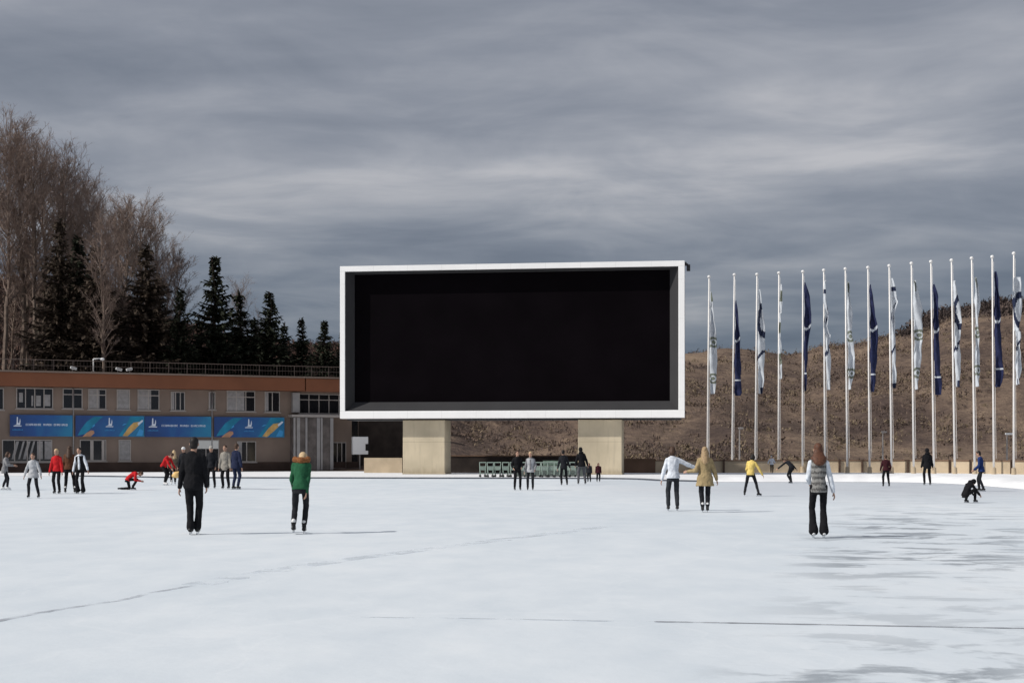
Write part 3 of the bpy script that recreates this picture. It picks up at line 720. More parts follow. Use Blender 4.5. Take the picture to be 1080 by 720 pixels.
def banner(pa, pb, kind, label):
    ua, ub = U(pa), U(pb); z1 = 4.36; z0 = 2.74; Wd = ub-ua; H = z1-z0
    p = P0+bdir*ua; r = empty('banner', (p.x, p.y, z0), ang, label, 'banner', 'blue banners along the building front')
    b = MB(); b.box(0, Wd, -.26, -.22, 0, H); b.build('cloth', M_BA if kind == 'text' else M_BB, r)
    b = MB()
    for q in (0.02, Wd-.02): b.tube((q, -.2, .05), .02, (q, 0, .05), .02, 6); b.tube((q, -.2, H-.05), .02, (q, 0, H-.05), .02, 6)
    b.build('fixing', M_GALV, r)
    def poly(pts, m, name, y=-.262):
        n = len(pts); V = [(x*Wd, y, z*H) for x, z in pts]+[(x*Wd, y+.0015, z*H) for x, z in pts]
        b = MB(); b.add(V, [tuple(range(n)), tuple(range(2*n-1, n-1, -1))]); return b.build(name, m, r)
    def emblem(cx, s):
        poly([(cx-.035*s, .52), (cx-.012*s, .56), (cx-.008*s, .90), (cx+.004*s, .90), (cx+.006*s, .62), (cx+.02*s, .62), (cx+.030*s, .84), (cx+.036*s, .70), (cx+.030*s, .52)], M_LET, 'emblem', -.266)
        poly([(cx-.05*s, .46), (cx+.045*s, .46), (cx+.05*s, .50), (cx-.045*s, .50)], M_LET, 'emblem', -.266)
        b = MB(); rr = random.Random(3)
        x = (cx-.06*s)*Wd
        while x < (cx+.06*s)*Wd: b.box(x, x+.035, -.267, -.2655, .28*H, .28*H+rr.choice((.06, .09))); x += .07
        b.build('small_lettering', M_LBLUE, r)
    if kind == 'text':
        emblem(.12, 1.3)
        b = MB(); rr = random.Random(5); x = .25*Wd
        for wl in (9, 5, 8):   # three words, too blurred in the photograph to read
            for k in range(wl):
                w = .115; h = .15
                t = rr.randint(0, 3)
                b.box(x, x+.03, -.267, -.2655, .50*H, .50*H+h)
                if t != 1: b.box(x+.032, x+w-.035, -.267, -.2655, .50*H+h-.035, .50*H+h)
                if t in (0, 2): b.box(x+.032, x+w-.035, -.267, -.2655, .50*H, .50*H+.035)
                if t != 2: b.box(x+w-.033, x+w-.005, -.267, -.2655, .50*H, .50*H+h)
                if t == 3: b.box(x+.032, x+w-.035, -.267, -.2655, .50*H+.06, .50*H+.09)
                x += Wd*.69/24.5
            x += .12
        b.build('lettering', M_LET, r)
    else:
        poly([(.03, .05), (.14, .12), (.24, .45), (.34, .80), (.40, .95), (.27, .95), (.16, .70), (.08, .35)], M_TEAL, 'swoosh')
        poly([(.62, .03), (.75, .03), (.90, .45), (.985, .80), (.95, .97), (.80, .97), (.72, .50)], M_TEAL, 'swoosh')
        poly([(.10, .0), (.22, .0), (.27, .16), (.265, .28), (.22, .30), (.16, .18)], M_SKIN2, 'printed_figure', -.265)
        poly([(.68, .04), (.75, .02), (.86, .35), (.94, .62), (.92, .72), (.84, .68), (.77, .45)], M_OCH, 'printed_figure', -.265)
        poly([(.915, .55), (.975, .72), (.985, .80), (.96, .80), (.90, .64)], M_LET, 'printed_glove', -.268)
        poly([(.24, .42), (.28, .52), (.275, .60), (.25, .52)], M_LBLUE, 'printed_stroke', -.266)
        poly([(.67, .52), (.72, .58), (.745, .64), (.70, .62)], M_LBLUE, 'printed_stroke', -.266)
        poly([(.88, .05), (.97, .05), (.985, .30), (.93, .38)], M_LBLUE, 'printed_stroke', -.264)
        emblem(.49, 1.15)
banner(10, 76, 'text', 'dark blue banner with emblem and a line of white lettering, leftmost on the building')
banner(79, 151.5, 'art', 'blue banner with teal swooshes and ochre figure, second from the left')
banner(152, 222, 'text', 'blue banner with a line of white lettering above the man in black')
banner(225, 299, 'art', 'blue banner with teal swooshes and ochre figure, rightmost beside the glazed stair bay')

# ------------------------------------------------------------- things on the roof terrace
def roof_at(px, off=0): p = P0+bdir*U(px); n = Vector((-bdir.y, bdir.x, 0)); return Vector((p.x, p.y, 0))+n*off
def roof_lamp(px, label):
    q = roof_at(px, -.6); r = empty('roof_lamp', (q.x, q.y, ZF1+.03), ang, label, 'lamp')
    b = MB(); b.tube((0, 0, 0), .045, (0, 0, 1.0), .045, 8); b.tube((0, 0, 1.0), .04, (.55, 0, 1.05), .04, 8); b.build('arm', M_LAMPW, r, True)
    b = MB(); b.ellip((.68, 0, 1.0), .17, .14, .11); b.build('lamp_head', M_LAMPW, r, True)
    b = MB(); b.box(-.12, .12, -.12, .12, 0, .05); b.build('base', M_GALV, r)
roof_lamp(97, 'white angled lamp on the roof terrace above the second banner')
def floodlight(px, label, flip=1):
    q = roof_at(px, -1.05); r = empty('floodlight', (q.x, q.y, ZF1+.03), ang, label, 'floodlight')
    b = MB(); b.tube((0, 0, 0), .025, (0, 0, .25), .025, 6); b.build('bracket', M_GALV, r)
    b = MB(); b.box(-.22, .26, -.12, .06, .16, .34, M=Matrix.Rotation(R(14*flip), 4, 'Y')); bevel(b.build('housing', M_LAMPW, r), .03)
    b = MB(); b.box(-.19, .23, -.135, -.122, .19, .31, M=Matrix.Rotation(R(14*flip), 4, 'Y')); b.build('glass', M_BLIND_REFL, r)
floodlight(74, 'small pale floodlight on the roof edge left of the angled lamp')
floodlight(121.5, 'white floodlight on the roof edge just right of the angled lamp')
floodlight(134, 'white wide floodlight on the roof edge, rightmost of three', -1)
# pile of scraped snow by the left wall
b = MB(); rr = random.Random(2); q = gnd(19, 497); V = []; FF = []; n = 16
for a in range(9):
    for c in range(n):
        t = 2*math.pi*c/n; rad = a/8*1.7*(1+.25*math.sin(3*t)+rr.uniform(-.08, .08)); V.append((rad*math.cos(t)*1.1, rad*math.sin(t)*.7, max(-.02, .62*(1-(a/8)**1.4)+rr.uniform(-.05, .05)*(a < 8))))
for a in range(8):
    for c in range(n): FF.append((a*n+c, a*n+(c+1) % n, (a+1)*n+(c+1) % n, (a+1)*n+c))
b.add(V, FF); b.add([V[i] for i in range(n)], [tuple(range(n))])
o = b.build('snow_pile', M_SNOW, smooth=True); o.location = (q.x, 112, 0); tag(o, 'small heap of scraped snow by the building at far left', 'snow pile')

# ------------------------------------------------------------- trees
M_BARKP = mat('pale_bark', (.17, .13, .105), .85, .35, 3)
M_TWIG = mat('bare_twigs', (.25, .19, .16), .9, .25, 2)
M_BARKD = mat('dark_bark', (.07, .05, .04), .9, .3, 4)
M_NEEDLE = mat('spruce_needles', (.026, .030, .020), .85, .5, 1.2, spec=.1)
M_NEEDLE2 = mat('brown_spruce_needles', (.055, .042, .032), .85, .5, 1.2, spec=.1)
class Segs:
    def __init__(s): s.V = []; s.Fc = []
    def seg(s, p0, r0, p1, r1, n=3):
        d = p1-p0
        if d.length < 1e-5: return
        d = d.normalized(); a = Vector((0, 0, 1)) if abs(d.z) < .9 else Vector((1, 0, 0))
        A = d.cross(a).normalized(); B = d.cross(A); o = len(s.V)
        for p, r in ((p0, r0), (p1, r1)):
            for k in range(n):
                t = 6.2832*k/n; s.V.append(tuple(p+(A*math.cos(t)+B*math.sin(t))*r))
        for k in range(n): s.Fc.append((o+k, o+(k+1) % n, o+n+(k+1) % n, o+n+k))
    def mesh(s, name, m):
        me = bpy.data.meshes.new(name); me.from_pydata(s.V, [], s.Fc); me.materials.append(m); me.update(); return me
def rdir(d, ang, rr):
    a = Vector((rr.gauss(0, 1), rr.gauss(0, 1), rr.gauss(0, 1))); a = (a-d*a.dot(d)).normalized()
    return (d*math.cos(ang)+a*math.sin(ang)).normalized()
def bare_tree_meshes(seed, H=20.0, rad=2.8, start=.30, n1=48, two=False, lean=0.0, up=(22, 46), tw=.009):
    rr = random.Random(seed); tr = Segs(); cr = Segs()
    stems = [(Vector((0, 0, -1.5)), H)] if not two else [(Vector((-.35, 0, -1.5)), H), (Vector((.45, .2, -1.5)), H*.88)]
    for si, (b0, hh) in enumerate(stems):
        pts = []; p = b0.copy(); n = 14; dx = (rr.uniform(-.5, .5)+lean)/n; dy = rr.uniform(-.4, .4)/n
        if two: dx += (-1 if si == 0 else 1)*.08
        for k in range(n+1):
            pts.append(p.copy()); p = p+Vector((dx+rr.gauss(0, .07), dy+rr.gauss(0, .07), (hh+1.5)/n))
        r0 = .17*hh/20
        rads = [r0*(1-k/n)**.8+.015 for k in range(n+1)]
        for k in range(n): tr.seg(pts[k], rads[k], pts[k+1], rads[k+1], 7)
        for j in range(n1 if not two else int(n1*.65)):
            t = start+(1-start)*((j+rr.random())/(n1 if not two else n1*.65))**.85; t = min(t, .985)
            f = t*n; k = int(f); q = pts[k].lerp(pts[k+1], f-k)
            az = rr.uniform(0, 6.283); an = R(rr.uniform(*up))
            d = Vector((math.sin(an)*math.cos(az), math.sin(an)*math.sin(az), math.cos(an)))
            prof = math.sin(math.pi*min(1, .12+.88*(1-t)/(1-start)))**.6 if t > .4 else .8
            L = rad*1.25*(.35+.75*prof)*rr.uniform(.65, 1.15)
            m = 5; a = q.copy(); rb = rads[k]*.42+.008
            bp = [a.copy()]
            for s_ in range(m):
                d = (d+Vector((rr.gauss(0, .10), rr.gauss(0, .10), .10+rr.gauss(0, .06)))).normalized()
                b_ = a+d*L/m; cr.seg(a, rb*(1-s_/m)+tw*.8, b_, rb*(1-(s_+1)/m)+tw*.8, 4); a = b_; bp.append(a.copy())
            for s_ in range(8):
                f2 = rr.uniform(.18, 1)*m; k2 = min(m-1, int(f2)); q2 = bp[k2].lerp(bp[k2+1], f2-k2)
                d2 = rdir((bp[k2+1]-bp[k2]).normalized(), R(rr.uniform(20, 48)), rr); d2 = (d2+Vector((0, 0, .22))).normalized(); L2 = L*rr.uniform(.22, .46)
                mid = q2+d2*L2*.5; e = mid+(d2+Vector((rr.gauss(0, .12), rr.gauss(0, .12), .15))).normalized()*L2*.5
                cr.seg(q2, tw*1.5, mid, tw*1.2); cr.seg(mid, tw*1.2, e, tw*.8)
                for s3 in range(6):
                    q3 = q2.lerp(e, rr.uniform(.2, 1)); d3 = (rdir(d2, R(rr.uniform(18, 50)), rr)+Vector((0, 0, .2))).normalized(); L3 = L2*rr.uniform(.25, .6)
                    e3 = q3+d3*L3; cr.seg(q3, tw*.95, e3, tw*.5)
                    for s4 in range(2):
                        q4 = q3.lerp(e3, rr.uniform(.3, .9)); cr.seg(q4, tw*.7, q4+rdir(d3, R(30), rr)*L3*.5, tw*.4)
    return tr.mesh('trunk', M_BARKP), cr.mesh('crown', M_TWIG)
def conifer_meshes(seed, H=12.0, rad=2.4, needle=M_NEEDLE, droop=.25, fat=1.0, gap=.12, start=.06):
    rr = random.Random(seed); tr = Segs(); V = []; Fc = []
    n = 10; pts = [Vector((rr.gauss(0, .03)*k/3, rr.gauss(0, .03)*k/3, -1+(H+1)*k/n)) for k in range(n+1)]
    for k in range(n): tr.seg(pts[k], .16*(1-k/n)+.02, pts[k+1], .16*(1-(k+1)/n)+.012, 7)
    def leaf(p, d, s):
        o = len(V); a = Vector((rr.gauss(0, 1), rr.gauss(0, 1), rr.gauss(0, .6))).normalized(); sd_ = d.cross(a).normalized()
        V.extend([tuple(p-sd_*s*.24), tuple(p+sd_*s*.24), tuple(p+d*s+sd_*s*.10), tuple(p+d*s-sd_*s*.10)]); Fc.append((o, o+1, o+2, o+3))
    z = H*start
    az0 = 0
    while z < H*.985:
        t = z/H; Rm = rad*((1-t)**.85)*(.92+.16*math.sin(z*3.1+seed))*fat
        nb = 9 if t < .8 else 6; az0 += rr.uniform(.3, 1.2)
        for j in range(nb):
            if rr.random() < gap: continue
            az = az0+6.283*j/nb+rr.uniform(-.25, .25); L = max(.18, Rm*rr.uniform(.62, 1.12)); el = R(rr.uniform(2, 16)+28*t-droop*30)
            d = Vector((math.cos(az)*math.cos(el), math.sin(az)*math.cos(el), math.sin(el))); p = Vector((0, 0, z+rr.uniform(-.1, .1)))
            e = p+d*L; tr.seg(p, .03, e, .01)
            m = max(5, int(L*13))
            for k in range(m):
                f = (k+.4)/m; q = p+d*(L*f)+Vector((0, 0, -.10*L*math.sin(math.pi*f)*droop*2+.06*L*f*f))
                for sgn in (-1, 1):
                    sd_ = Vector((-math.sin(az), math.cos(az), 0))*sgn; dd = (d*.75+sd_*.8*(1-f*.6)+Vector((0, 0, -.25+rr.gauss(0, .2)))).normalized()
                    leaf(q, dd, (.15+.20*(1-f))*rr.uniform(.7, 1.3)*min(1.2, .5+L*.35))
                if rr.random() < .6: leaf(q, (Vector((0, 0, -1))+d*.5+Vector((rr.gauss(0, .2), rr.gauss(0, .2), 0))).normalized(), .24*rr.uniform(.6, 1.3))
        z += .26+.10*rr.random()
    for k in range(14): leaf(Vector((0, 0, H*(.93+.07*k/14))), Vector((rr.gauss(0, .5), rr.gauss(0, .5), 1)).normalized(), .22)
    me = bpy.data.meshes.new('crown'); me.from_pydata(V, [], Fc); me.materials.append(needle); me.update()
    return tr.mesh('trunk', M_BARKD), me
BT = [bare_tree_meshes(11, rad=2.6, start=.48), bare_tree_meshes(12, rad=2.9, start=.52), bare_tree_meshes(13, rad=2.2, start=.42, up=(18, 36)), bare_tree_meshes(14, rad=2.6, two=True, start=.4), bare_tree_meshes(15, rad=3.2, start=.25, up=(24, 52)), bare_tree_meshes(16, rad=1.9, start=.55, n1=16)]
CT = [conifer_meshes(21), conifer_meshes(22, rad=2.0, gap=.2), conifer_meshes(23, rad=2.7, droop=.5, needle=M_NEEDLE2, gap=.08), conifer_meshes(24, rad=2.2, droop=.1)]
TOPZ = {}
def place_tree(kind, var, px, ytop, D, wf, label, rz=None):
    X = (px-HX)/F*D; zt = CH+(HY-ytop)/F*D; z0 = hill_z(X, D)-.2
    cm_ = (BT if kind == 'bare_tree' else CT)[var][1]
    if cm_.name not in TOPZ: zs_ = sorted(v.co.z for v in cm_.vertices); TOPZ[cm_.name] = zs_[int(len(zs_)*.997)]
    Hp = TOPZ[cm_.name]
    s = (zt-z0)/Hp
    r = empty(kind, (X, D, z0), random.uniform(0, 6.28) if rz is None else rz, label, 'tree', 'bare trees behind the building' if kind == 'bare_tree' else 'dark conifers behind the building')
    tm, cm = (BT if kind == 'bare_tree' else CT)[var]
    link('trunk', tm, r); link('crown', cm, r)
    wf *= 1.75 if kind == 'spruce_tree' else 1.5
    r.scale = (s*wf, s*wf, s)
bare = [ # var, px, ytop, D, width factor, label
 (1, -14, 116, 150, .80, 'tall bare tree cut off by the left edge of the picture'),
 (0, 6, 120, 146, .80, 'tallest whole bare tree at the far left'),
 (2, 22, 128, 152, .95, 'tall slender bare tree, second at the far left'),
 (0, 38, 138, 148, .80, 'tall bare tree just left of the dark broad spruces'),
 (3, 52, 150, 158, .80, 'twin-stemmed bare tree rising behind the broad spruces'),
 (2, 66, 166, 150, .95, 'bare tree with the crown right above the broad spruces'),
 (1, 84, 170, 155, .74, 'bare tree on the right shoulder of the tall left clump'),
 (0, 100, 196, 149, .80, 'thinner bare tree between the two groups of spruces'),
 (4, 118, 212, 160, .66, 'airy bare tree above the gap right of the broad spruces'),
 (2, 133, 205, 147, .95, 'upright bare tree left of the brown-tinged spruce'),
 (0, 147, 203, 152, .80, 'bare tree standing directly behind the brown-tinged spruce'),
 (1, 160, 220, 148, .78, 'leaning bare tree right of the brown-tinged spruce'),
 (3, 174, 228, 157, .74, 'twin-stemmed bare tree on the right flank of the clump'),
 (2, 186, 262, 150, .95, 'rightmost bare tree of the big left clump'),
 (4, 258, 291, 165, .70, 'small bare tree standing between two spruces, alone to the right'),
 (5, 117, 318, 150, .5, 'short pale-barked birch in front of the spruces behind the roof railing'),
 (5, 125, 310, 150, .5, 'pale birch right beside the short one behind the roof railing'),
 (4, -34, 130, 154, .70, 'bare tree standing outside the left edge'),
 (0, -52, 140, 150, .85, 'bare tree farther outside the left edge'),
 (5, 139, 322, 150, .5, 'slim pale birch in front of the brown-tinged spruce'),
 (4, 30, 250, 170, .8, 'low bushy bare tree behind the tall slender ones at far left'),
 (4, 8, 262, 165, .8, 'low bushy bare tree nearest the left edge'),
 (4, 165, 275, 165, .75, 'low bushy bare tree behind the right flank of the clump'),
 (0, 28, 142, 162, .8, 'bare tree rising behind the tall slender one at far left'),
 (2, 46, 160, 166, .95, 'slim bare tree behind the left edge of the broad spruces'),
 (0, 74, 186, 163, .8, 'bare tree rising right behind the middle broad spruce'),
 (3, 92, 190, 168, .8, 'twin-stemmed bare tree behind the rightmost broad spruce'),
 (2, 108, 222, 138, .8, 'slender bare tree in front of the gap between the spruce groups'),
 (0, 126, 214, 166, .8, 'bare tree at the back between the two spruce groups'),
 (4, 274, 325, 158, .6, 'small bare tree between the dense spruce and its left neighbour'),
]
for v, px, yt, D, wf, lb in bare: place_tree('bare_tree', v, px, yt, D, wf, lb)
con = [
 (2, 63, 236, 142, .75, 'broad dark spruce, left of the three tall ones in the clump'),
 (0, 82, 252, 145, .9, 'broad dark spruce, middle of the three tall ones in the clump'),
 (2, 100, 262, 141, .85, 'broad dark spruce, right of the three tall ones in the clump'),
 (2, 154, 264, 143, 1.0, 'brown-tinged spruce hung with bare twigs'),
 (1, 168, 296, 150, .8, 'dark spruce close behind the brown-tinged one'),
 (3, 190, 308, 142, .85, 'dark spruce between the clump and the tallest lone spruce'),
 (0, 227, 273, 146, .95, 'tallest lone dark spruce with a sharp tip'),
 (1, 252, 312, 148, 1.25, 'dark spruce just right of the tallest lone one'),
 (0, 284, 310, 147, 1.10, 'dark spruce with dense crown midway to the screen'),
 (1, 300, 344, 150, 1.1, 'low dark spruce in the dip midway to the screen'),
 (3, 318, 338, 148, .95, 'narrow dark spruce, second from the screen'),
 (0, 342, 340, 146, 1.05, 'dark spruce right beside the left edge of the screen'),
 (1, 210, 338, 152, 1.2, 'low dark spruce at the left foot of the tallest lone one'),
 (3, 268, 338, 150, 1.2, 'low dark spruce filling the gap left of the dense one'),
 (0, 362, 350, 150, 1.1, 'dark spruce hidden mostly behind the screen'),
 (2, 125, 308, 149, 1.0, 'low brownish spruce between the two groups of spruces'),
]
for v, px, yt, D, wf, lb in con: place_tree('spruce_tree', v, px, yt, D, wf, lb)

# ------------------------------------------------------------- people
M_SKIN = mat('skin', (.42, .25, .18), .6, .05, 8); 
M_EYE = mat('eye_dark', (.02, .015, .012), .3); M_LIP = mat('lip', (.35, .12, .10), .5)
def cloth(name, c, var=.18, sc=9, c2=None): return mat(name, c, .9, var, sc, bump=.4, col2=c2, spec=.15)
BLK = cloth('black_cloth', (.010, .010, .012)); BLK2 = cloth('black_denim', (.016, .017, .021)); NAVY = cloth('navy_cloth', (.018, .024, .055)); DGREY = cloth('dark_grey_denim', (.030, .034, .040))
RED = cloth('red_cloth', (.50, .018, .022)); GREEN = cloth('green_cloth', (.020, .095, .045)); FUR = cloth('brown_fur', (.22, .09, .035), .4, 30)
WHT = cloth('white_knit', (.66, .70, .76)); GRY = cloth('grey_wool', (.22, .22, .23)); LGRY = cloth('light_grey_knit', (.42, .43, .45)); BEI = cloth('beige_grey_coat', (.27, .25, .22))
TAN = cloth('khaki_coat', (.33, .25, .135)); BRN = cloth('brown_jacket', (.11, .050, .028)); YEL = cloth('yellow_top', (.74, .55, .17)); CAMO = cloth('mottled_green_jacket', (.07, .065, .045), c2=(.2, .17, .13), sc=12)
MAR = cloth('maroon_jacket', (.045, .012, .016)); BLUE = cloth('blue_jacket', (.016, .035, .13)); PAT = None
def knit_pattern():
    m = bpy.data.materials.new('striped_grey_knit'); m.use_nodes = True; nt = m.node_tree; N = ND(nt); b = nt.nodes['Principled BSDF']
    tc = N.n('ShaderNodeTexCoord'); sp = N.n('ShaderNodeSeparateXYZ'); N.link(tc.outputs['Object'], sp.inputs[0])
    st = N.math('SINE', N.math('MULTIPLY', sp.outputs[2], 60.0)); n = N.noise(tc.outputs['Object'], 28, 3, .6)
    s = N.math('ADD', N.math('MULTIPLY', st, .16), n)
    N.link(N.ramp(s, [(.35, (.075, .072, .07)), (.6, (.24, .235, .225))]), b.inputs['Base Color']); b.inputs['Roughness'].default_value = .95; return m
PAT = knit_pattern()
H_BLK = mat('black_hair', (.012, .009, .008), .6, .3, 30); H_BRN = mat('brown_hair', (.06, .032, .020), .6, .3, 30); H_BLD = mat('blond_hair', (.52, .38, .22), .6, .25, 30); H_AUB = mat('auburn_hair', (.10, .042, .024), .6, .3, 30)
CAPW = mat('white_hat', (.68, .68, .68), .9, .1, 20); BOOTB = mat('black_boot', (.012, .012, .013), .35); BOOTW = mat('white_boot', (.72, .72, .72), .4); BLADE = mat('steel_blade', (.5, .52, .55), .25, metal=1.0)
YBAG = mat('yellow_plush', (.75, .5, .2), .8)

def remesh(mb, vox, m, name, smooth=2, disp=0.0):
    me = mb.mesh('tmp', m, True); o = bpy.data.objects.new('tmp', me); COL.objects.link(o)
    r = o.modifiers.new('r', 'REMESH'); r.mode = 'VOXEL'; r.voxel_size = vox; r.use_smooth_shade = True
    if disp > 0:
        tx = bpy.data.textures.get('folds') or bpy.data.textures.new('folds', 'CLOUDS'); tx.noise_scale = .13
        d = o.modifiers.new('d', 'DISPLACE'); d.texture = tx; d.strength = disp; d.mid_level = .5; d.texture_coords = 'LOCAL'
    s = o.modifiers.new('s', 'SMOOTH'); s.iterations = smooth; s.factor = .5
    dg = bpy.context.evaluated_depsgraph_get(); ev = o.evaluated_get(dg); nm = bpy.data.meshes.new_from_object(ev, depsgraph=dg)
    bpy.data.objects.remove(o); bpy.data.meshes.remove(me); nm.name = name
    if not nm.materials: nm.materials.append(m)
    nm.polygons.foreach_set('use_smooth', [True]*len(nm.polygons)); nm.update(); return nm
def ik(a, b, l1, l2, hint):
    d = b-a; L = min(d.length, (l1+l2)*.999); dn = d.normalized(); x = (l1*l1-l2*l2+L*L)/(2*L); h = math.sqrt(max(0, l1*l1-x*x))
    hp = hint-dn*hint.dot(dn)
    if hp.length < 1e-4: hp = Vector((0, 1, 0))
    return a+dn*x+hp.normalized()*h, a+dn*L
V3 = Vector
def person(px, py, ph, yaw, label, top, bot, hair, hm, D=None, z=0.0, near=False, lean=3, side=0, twist=0, bow=5, turn=0,
           pel=(0, 0, .955), fl=(-.10, -.02), fr=(.10, .03), flz=0, frz=0, fly=0, fry=0, hl=(-.27, .05, .82), hr=(.27, .05, .82), elb=None,
           jl=.10, flare=0.0, boots='b', extra=None, long_top=False, loose=1.0, slim=1.0, sleeve=None, hold=None, group=None, knee_h=None, tname='jacket', bname='trousers', vest=None):
    """px,py = photo column and foot row, ph = height in photo rows (0 = use scale given by z)"""
    if D is None: D = CH*F/(py-HY)
    sc = (ph*D/F)/1.80 if ph > 3 else ph
    X = (px-HX)/F*D
    root = empty('person', (X, D, z), R(yaw), label, 'person', group); root.scale = (sc, sc, sc)
    vox = .011 if near else .017
    slim *= .85; loose *= .68
    fl = (fl[0]*.9, fl[1]); fr = (fr[0]*.9, fr[1])
    P = V3(pel); ln = R(lean); sdn = R(side)
    dirs = []
    def sp(t):  # spine curve
        q = P.copy(); n = 8
        for k in range(n):
            f = (k+.5)/n*t/.55; a = ln*(.45+1.1*f); b_ = sdn*(.5+1.0*f)
            q += V3((math.sin(b_), math.sin(a)*math.cos(b_), math.cos(a)*math.cos(b_)))*(t/n)
        return q
    def frame(t):
        f = t/.55; a = ln*(.45+1.1*f); b_ = sdn*(.5+f); tw = R(twist)*max(0, min(1, f))
        up = V3((math.sin(b_), math.sin(a)*math.cos(b_), math.cos(a)*math.cos(b_))).normalized()
        rt = V3((math.cos(tw), math.sin(tw), 0)); rt = (rt-up*rt.dot(up)).normalized(); fw = up.cross(rt)
        return rt, fw, up
    def tors(mb, infl, t0, t1, wmul=1.0, hemfl=0):
        tab = [(-.12, .150, .105), (-.04, .170, .115), (.05, .160, .108), (.16, .135, .095), (.27, .150, .105), (.38, .172, .115), (.46, .180, .105), (.51, .150, .085), (.55, .075, .065)]
        rg = []; n = 14
        for k in range(n+1):
            t = t0+(t1-t0)*k/n
            a = interp(t, [(q[0], q[1]) for q in tab])*slim*wmul+infl; b_ = interp(t, [(q[0], q[2]) for q in tab])*slim*wmul+infl
            if hemfl: 
                wst = max(0, .2-t)/.3; a += hemfl*wst; b_ += hemfl*wst
            rt, fw, up = frame(t); c = sp(t) if t >= 0 else P+frame(0)[2]*t
            rg.append((c, rt*a, fw*b_))
        mb.rings(rg, 0, 18)
    # joints
    rt, fw, up = frame(.46); sho = sp(.455)
    SL = sho-rt*.175*slim; SR = sho+rt*.175*slim; neck = sp(.56)
    def toworld(h): return V3(h)
    HLp, HRp = V3(hl), V3(hr)
    e1 = V3(elb[0]) if elb else V3((-.35, -1, -.1)); e2 = V3(elb[1]) if elb else V3((.35, -1, -.1))
    EL, WL = ik(SL, HLp, .30, .265, e1); ER, WR = ik(SR, HRp, .30, .265, e2)
    rt0, fw0, up0 = frame(0)
    KHL = P-rt0*.09; KHR = P+rt0*.09
    AL = V3((fl[0], fl[1], .145+flz)); AR = V3((fr[0], fr[1], .145+frz))
    kh = V3(knee_h[0]) if knee_h else V3((-.08, 1, 0)); kh2 = V3(knee_h[1]) if knee_h else V3((.08, 1, 0))
    KL, AL = ik(KHL, AL, .43, .415, kh); KR, AR = ik(KHR, AR, .43, .415, kh2)
    # head frame
    hb = R(bow+lean*1.2); tn = R(turn+twist)
    hu = V3((math.sin(sdn), math.sin(hb), math.cos(hb))).normalized(); hf = V3((-math.sin(tn), math.cos(tn), 0)); hf = (hf-hu*hf.dot(hu)).normalized(); hx = hf.cross(hu)
    HM = Matrix((hx, hf, hu)).transposed(); hc = neck+hu*.135+hf*.02
    # body: one continuous figure
    mb = MB(); tors(mb, 0, -.12, .55)
    mb.capsule(sp(.5), .062, neck+hu*.06, .052, 14)
    mb.ellip(hc+hu*.02, .076, .094, .108, HM); mb.ellip(hc-hu*.045+hf*.028, .058, .066, .07, HM)      # skull and jaw
    mb.capsule(hc+hf*.088+hu*.01, .010, hc+hf*.108-hu*.022, .015, 8); mb.ellip(hc+hf*.074+hu*.032, .052, .016, .012, HM); mb.ellip(hc+hf*.082-hu*.058, .025, .012, .012, HM)
    for s_ in (-1, 1): mb.ellip(hc+hx*.078*s_-hf*.005, .012, .022, .032, HM)
    for a, b_, c in ((SL, EL, WL), (SR, ER, WR)):
        mb.capsule(a, .052*slim, b_, .041*slim, 12); mb.capsule(b_, .041*slim, c, .027, 12)
    for a, b_, c in ((KHL, KL, AL), (KHR, KR, AR)):
        mb.capsule(a, .083*slim, b_, .055*slim, 14); mb.capsule(b_, .055*slim, c, .036, 12)
    # hands: palm, thumb, four fingers, slightly curled
    for sg_, e, c in ((-1, EL, WL), (1, ER, WR)):
        d = (c-e).normalized(); inn = V3((-sg_, 0, 0)); inn = (inn-d*inn.dot(d)); inn = inn.normalized() if inn.length > .1 else V3((0, 1, 0)); fwd = d.cross(inn)*(1 if sg_ < 0 else -1)
        if fwd.dot(V3((0, 1, 0))) < 0 and abs(d.y) < .8: fwd = -fwd
        pc = c+d*.055; mb.capsule(c, .026, pc, .034, 10, flat=(inn, .5))
        mb.capsule(c+d*.02, .026, c+d*.085, .036, 12, flat=(inn, .42))
        for k, (o_, L) in enumerate(((.028, .068), (.010, .078), (-.009, .072), (-.027, .056))):
            q0 = c+d*.085+fwd*o_; q1 = q0+(d*.93+inn*.22).normalized()*L*.5; q2 = q1+(d*.65+inn*.6).normalized()*L*.5
            mb.capsule(q0, .0095, q1, .009, 7); mb.capsule(q1, .009, q2, .008, 7)
        q0 = c+d*.035+fwd*.025; q1 = q0+(d*.6+fwd*.6+inn*.3).normalized()*.036; q2 = q1+(d*.85+fwd*.2+inn*.4).normalized()*.03
        mb.capsule(q0, .012, q1, .011, 7); mb.capsule(q1, .011, q2, .009, 7)
    link('body', remesh(mb, .008 if near else .011, M_SKIN, 'body', 1), root)
    for s_ in (-1, 1):
        e = MB(); e.ellip(hc+hx*.030*s_+hf*.086+hu*.014, .013, .008, .007, HM, 8); e.build('eye', M_EYE, root, True)
    e = MB(); e.ellip(hc+hf*.094-hu*.048, .020, .006, .006, HM, 8); e.build('mouth', M_LIP, root, True)
    # top garment
    mb = MB(); th = .022*loose; hem = -jl
    tors(mb, th, hem, .535, 1.0, hemfl=.02*loose+(.03 if long_top else 0))
    sl = MB() if sleeve else mb
    for a, b_, c in ((SL, EL, WL), (SR, ER, WR)):
        cc = b_+(c-b_)*.95
        sl.capsule(a, (.058+.014*loose)*slim, b_, .048+.010*loose, 12); sl.capsule(b_, .048+.010*loose, cc, .036+.006*loose, 12)
    mb.capsule(SL+rt*.04+up*.0, .065, neck-up*.03, .062, 12); mb.capsule(SR-rt*.04, .065, neck-up*.03, .062, 12)
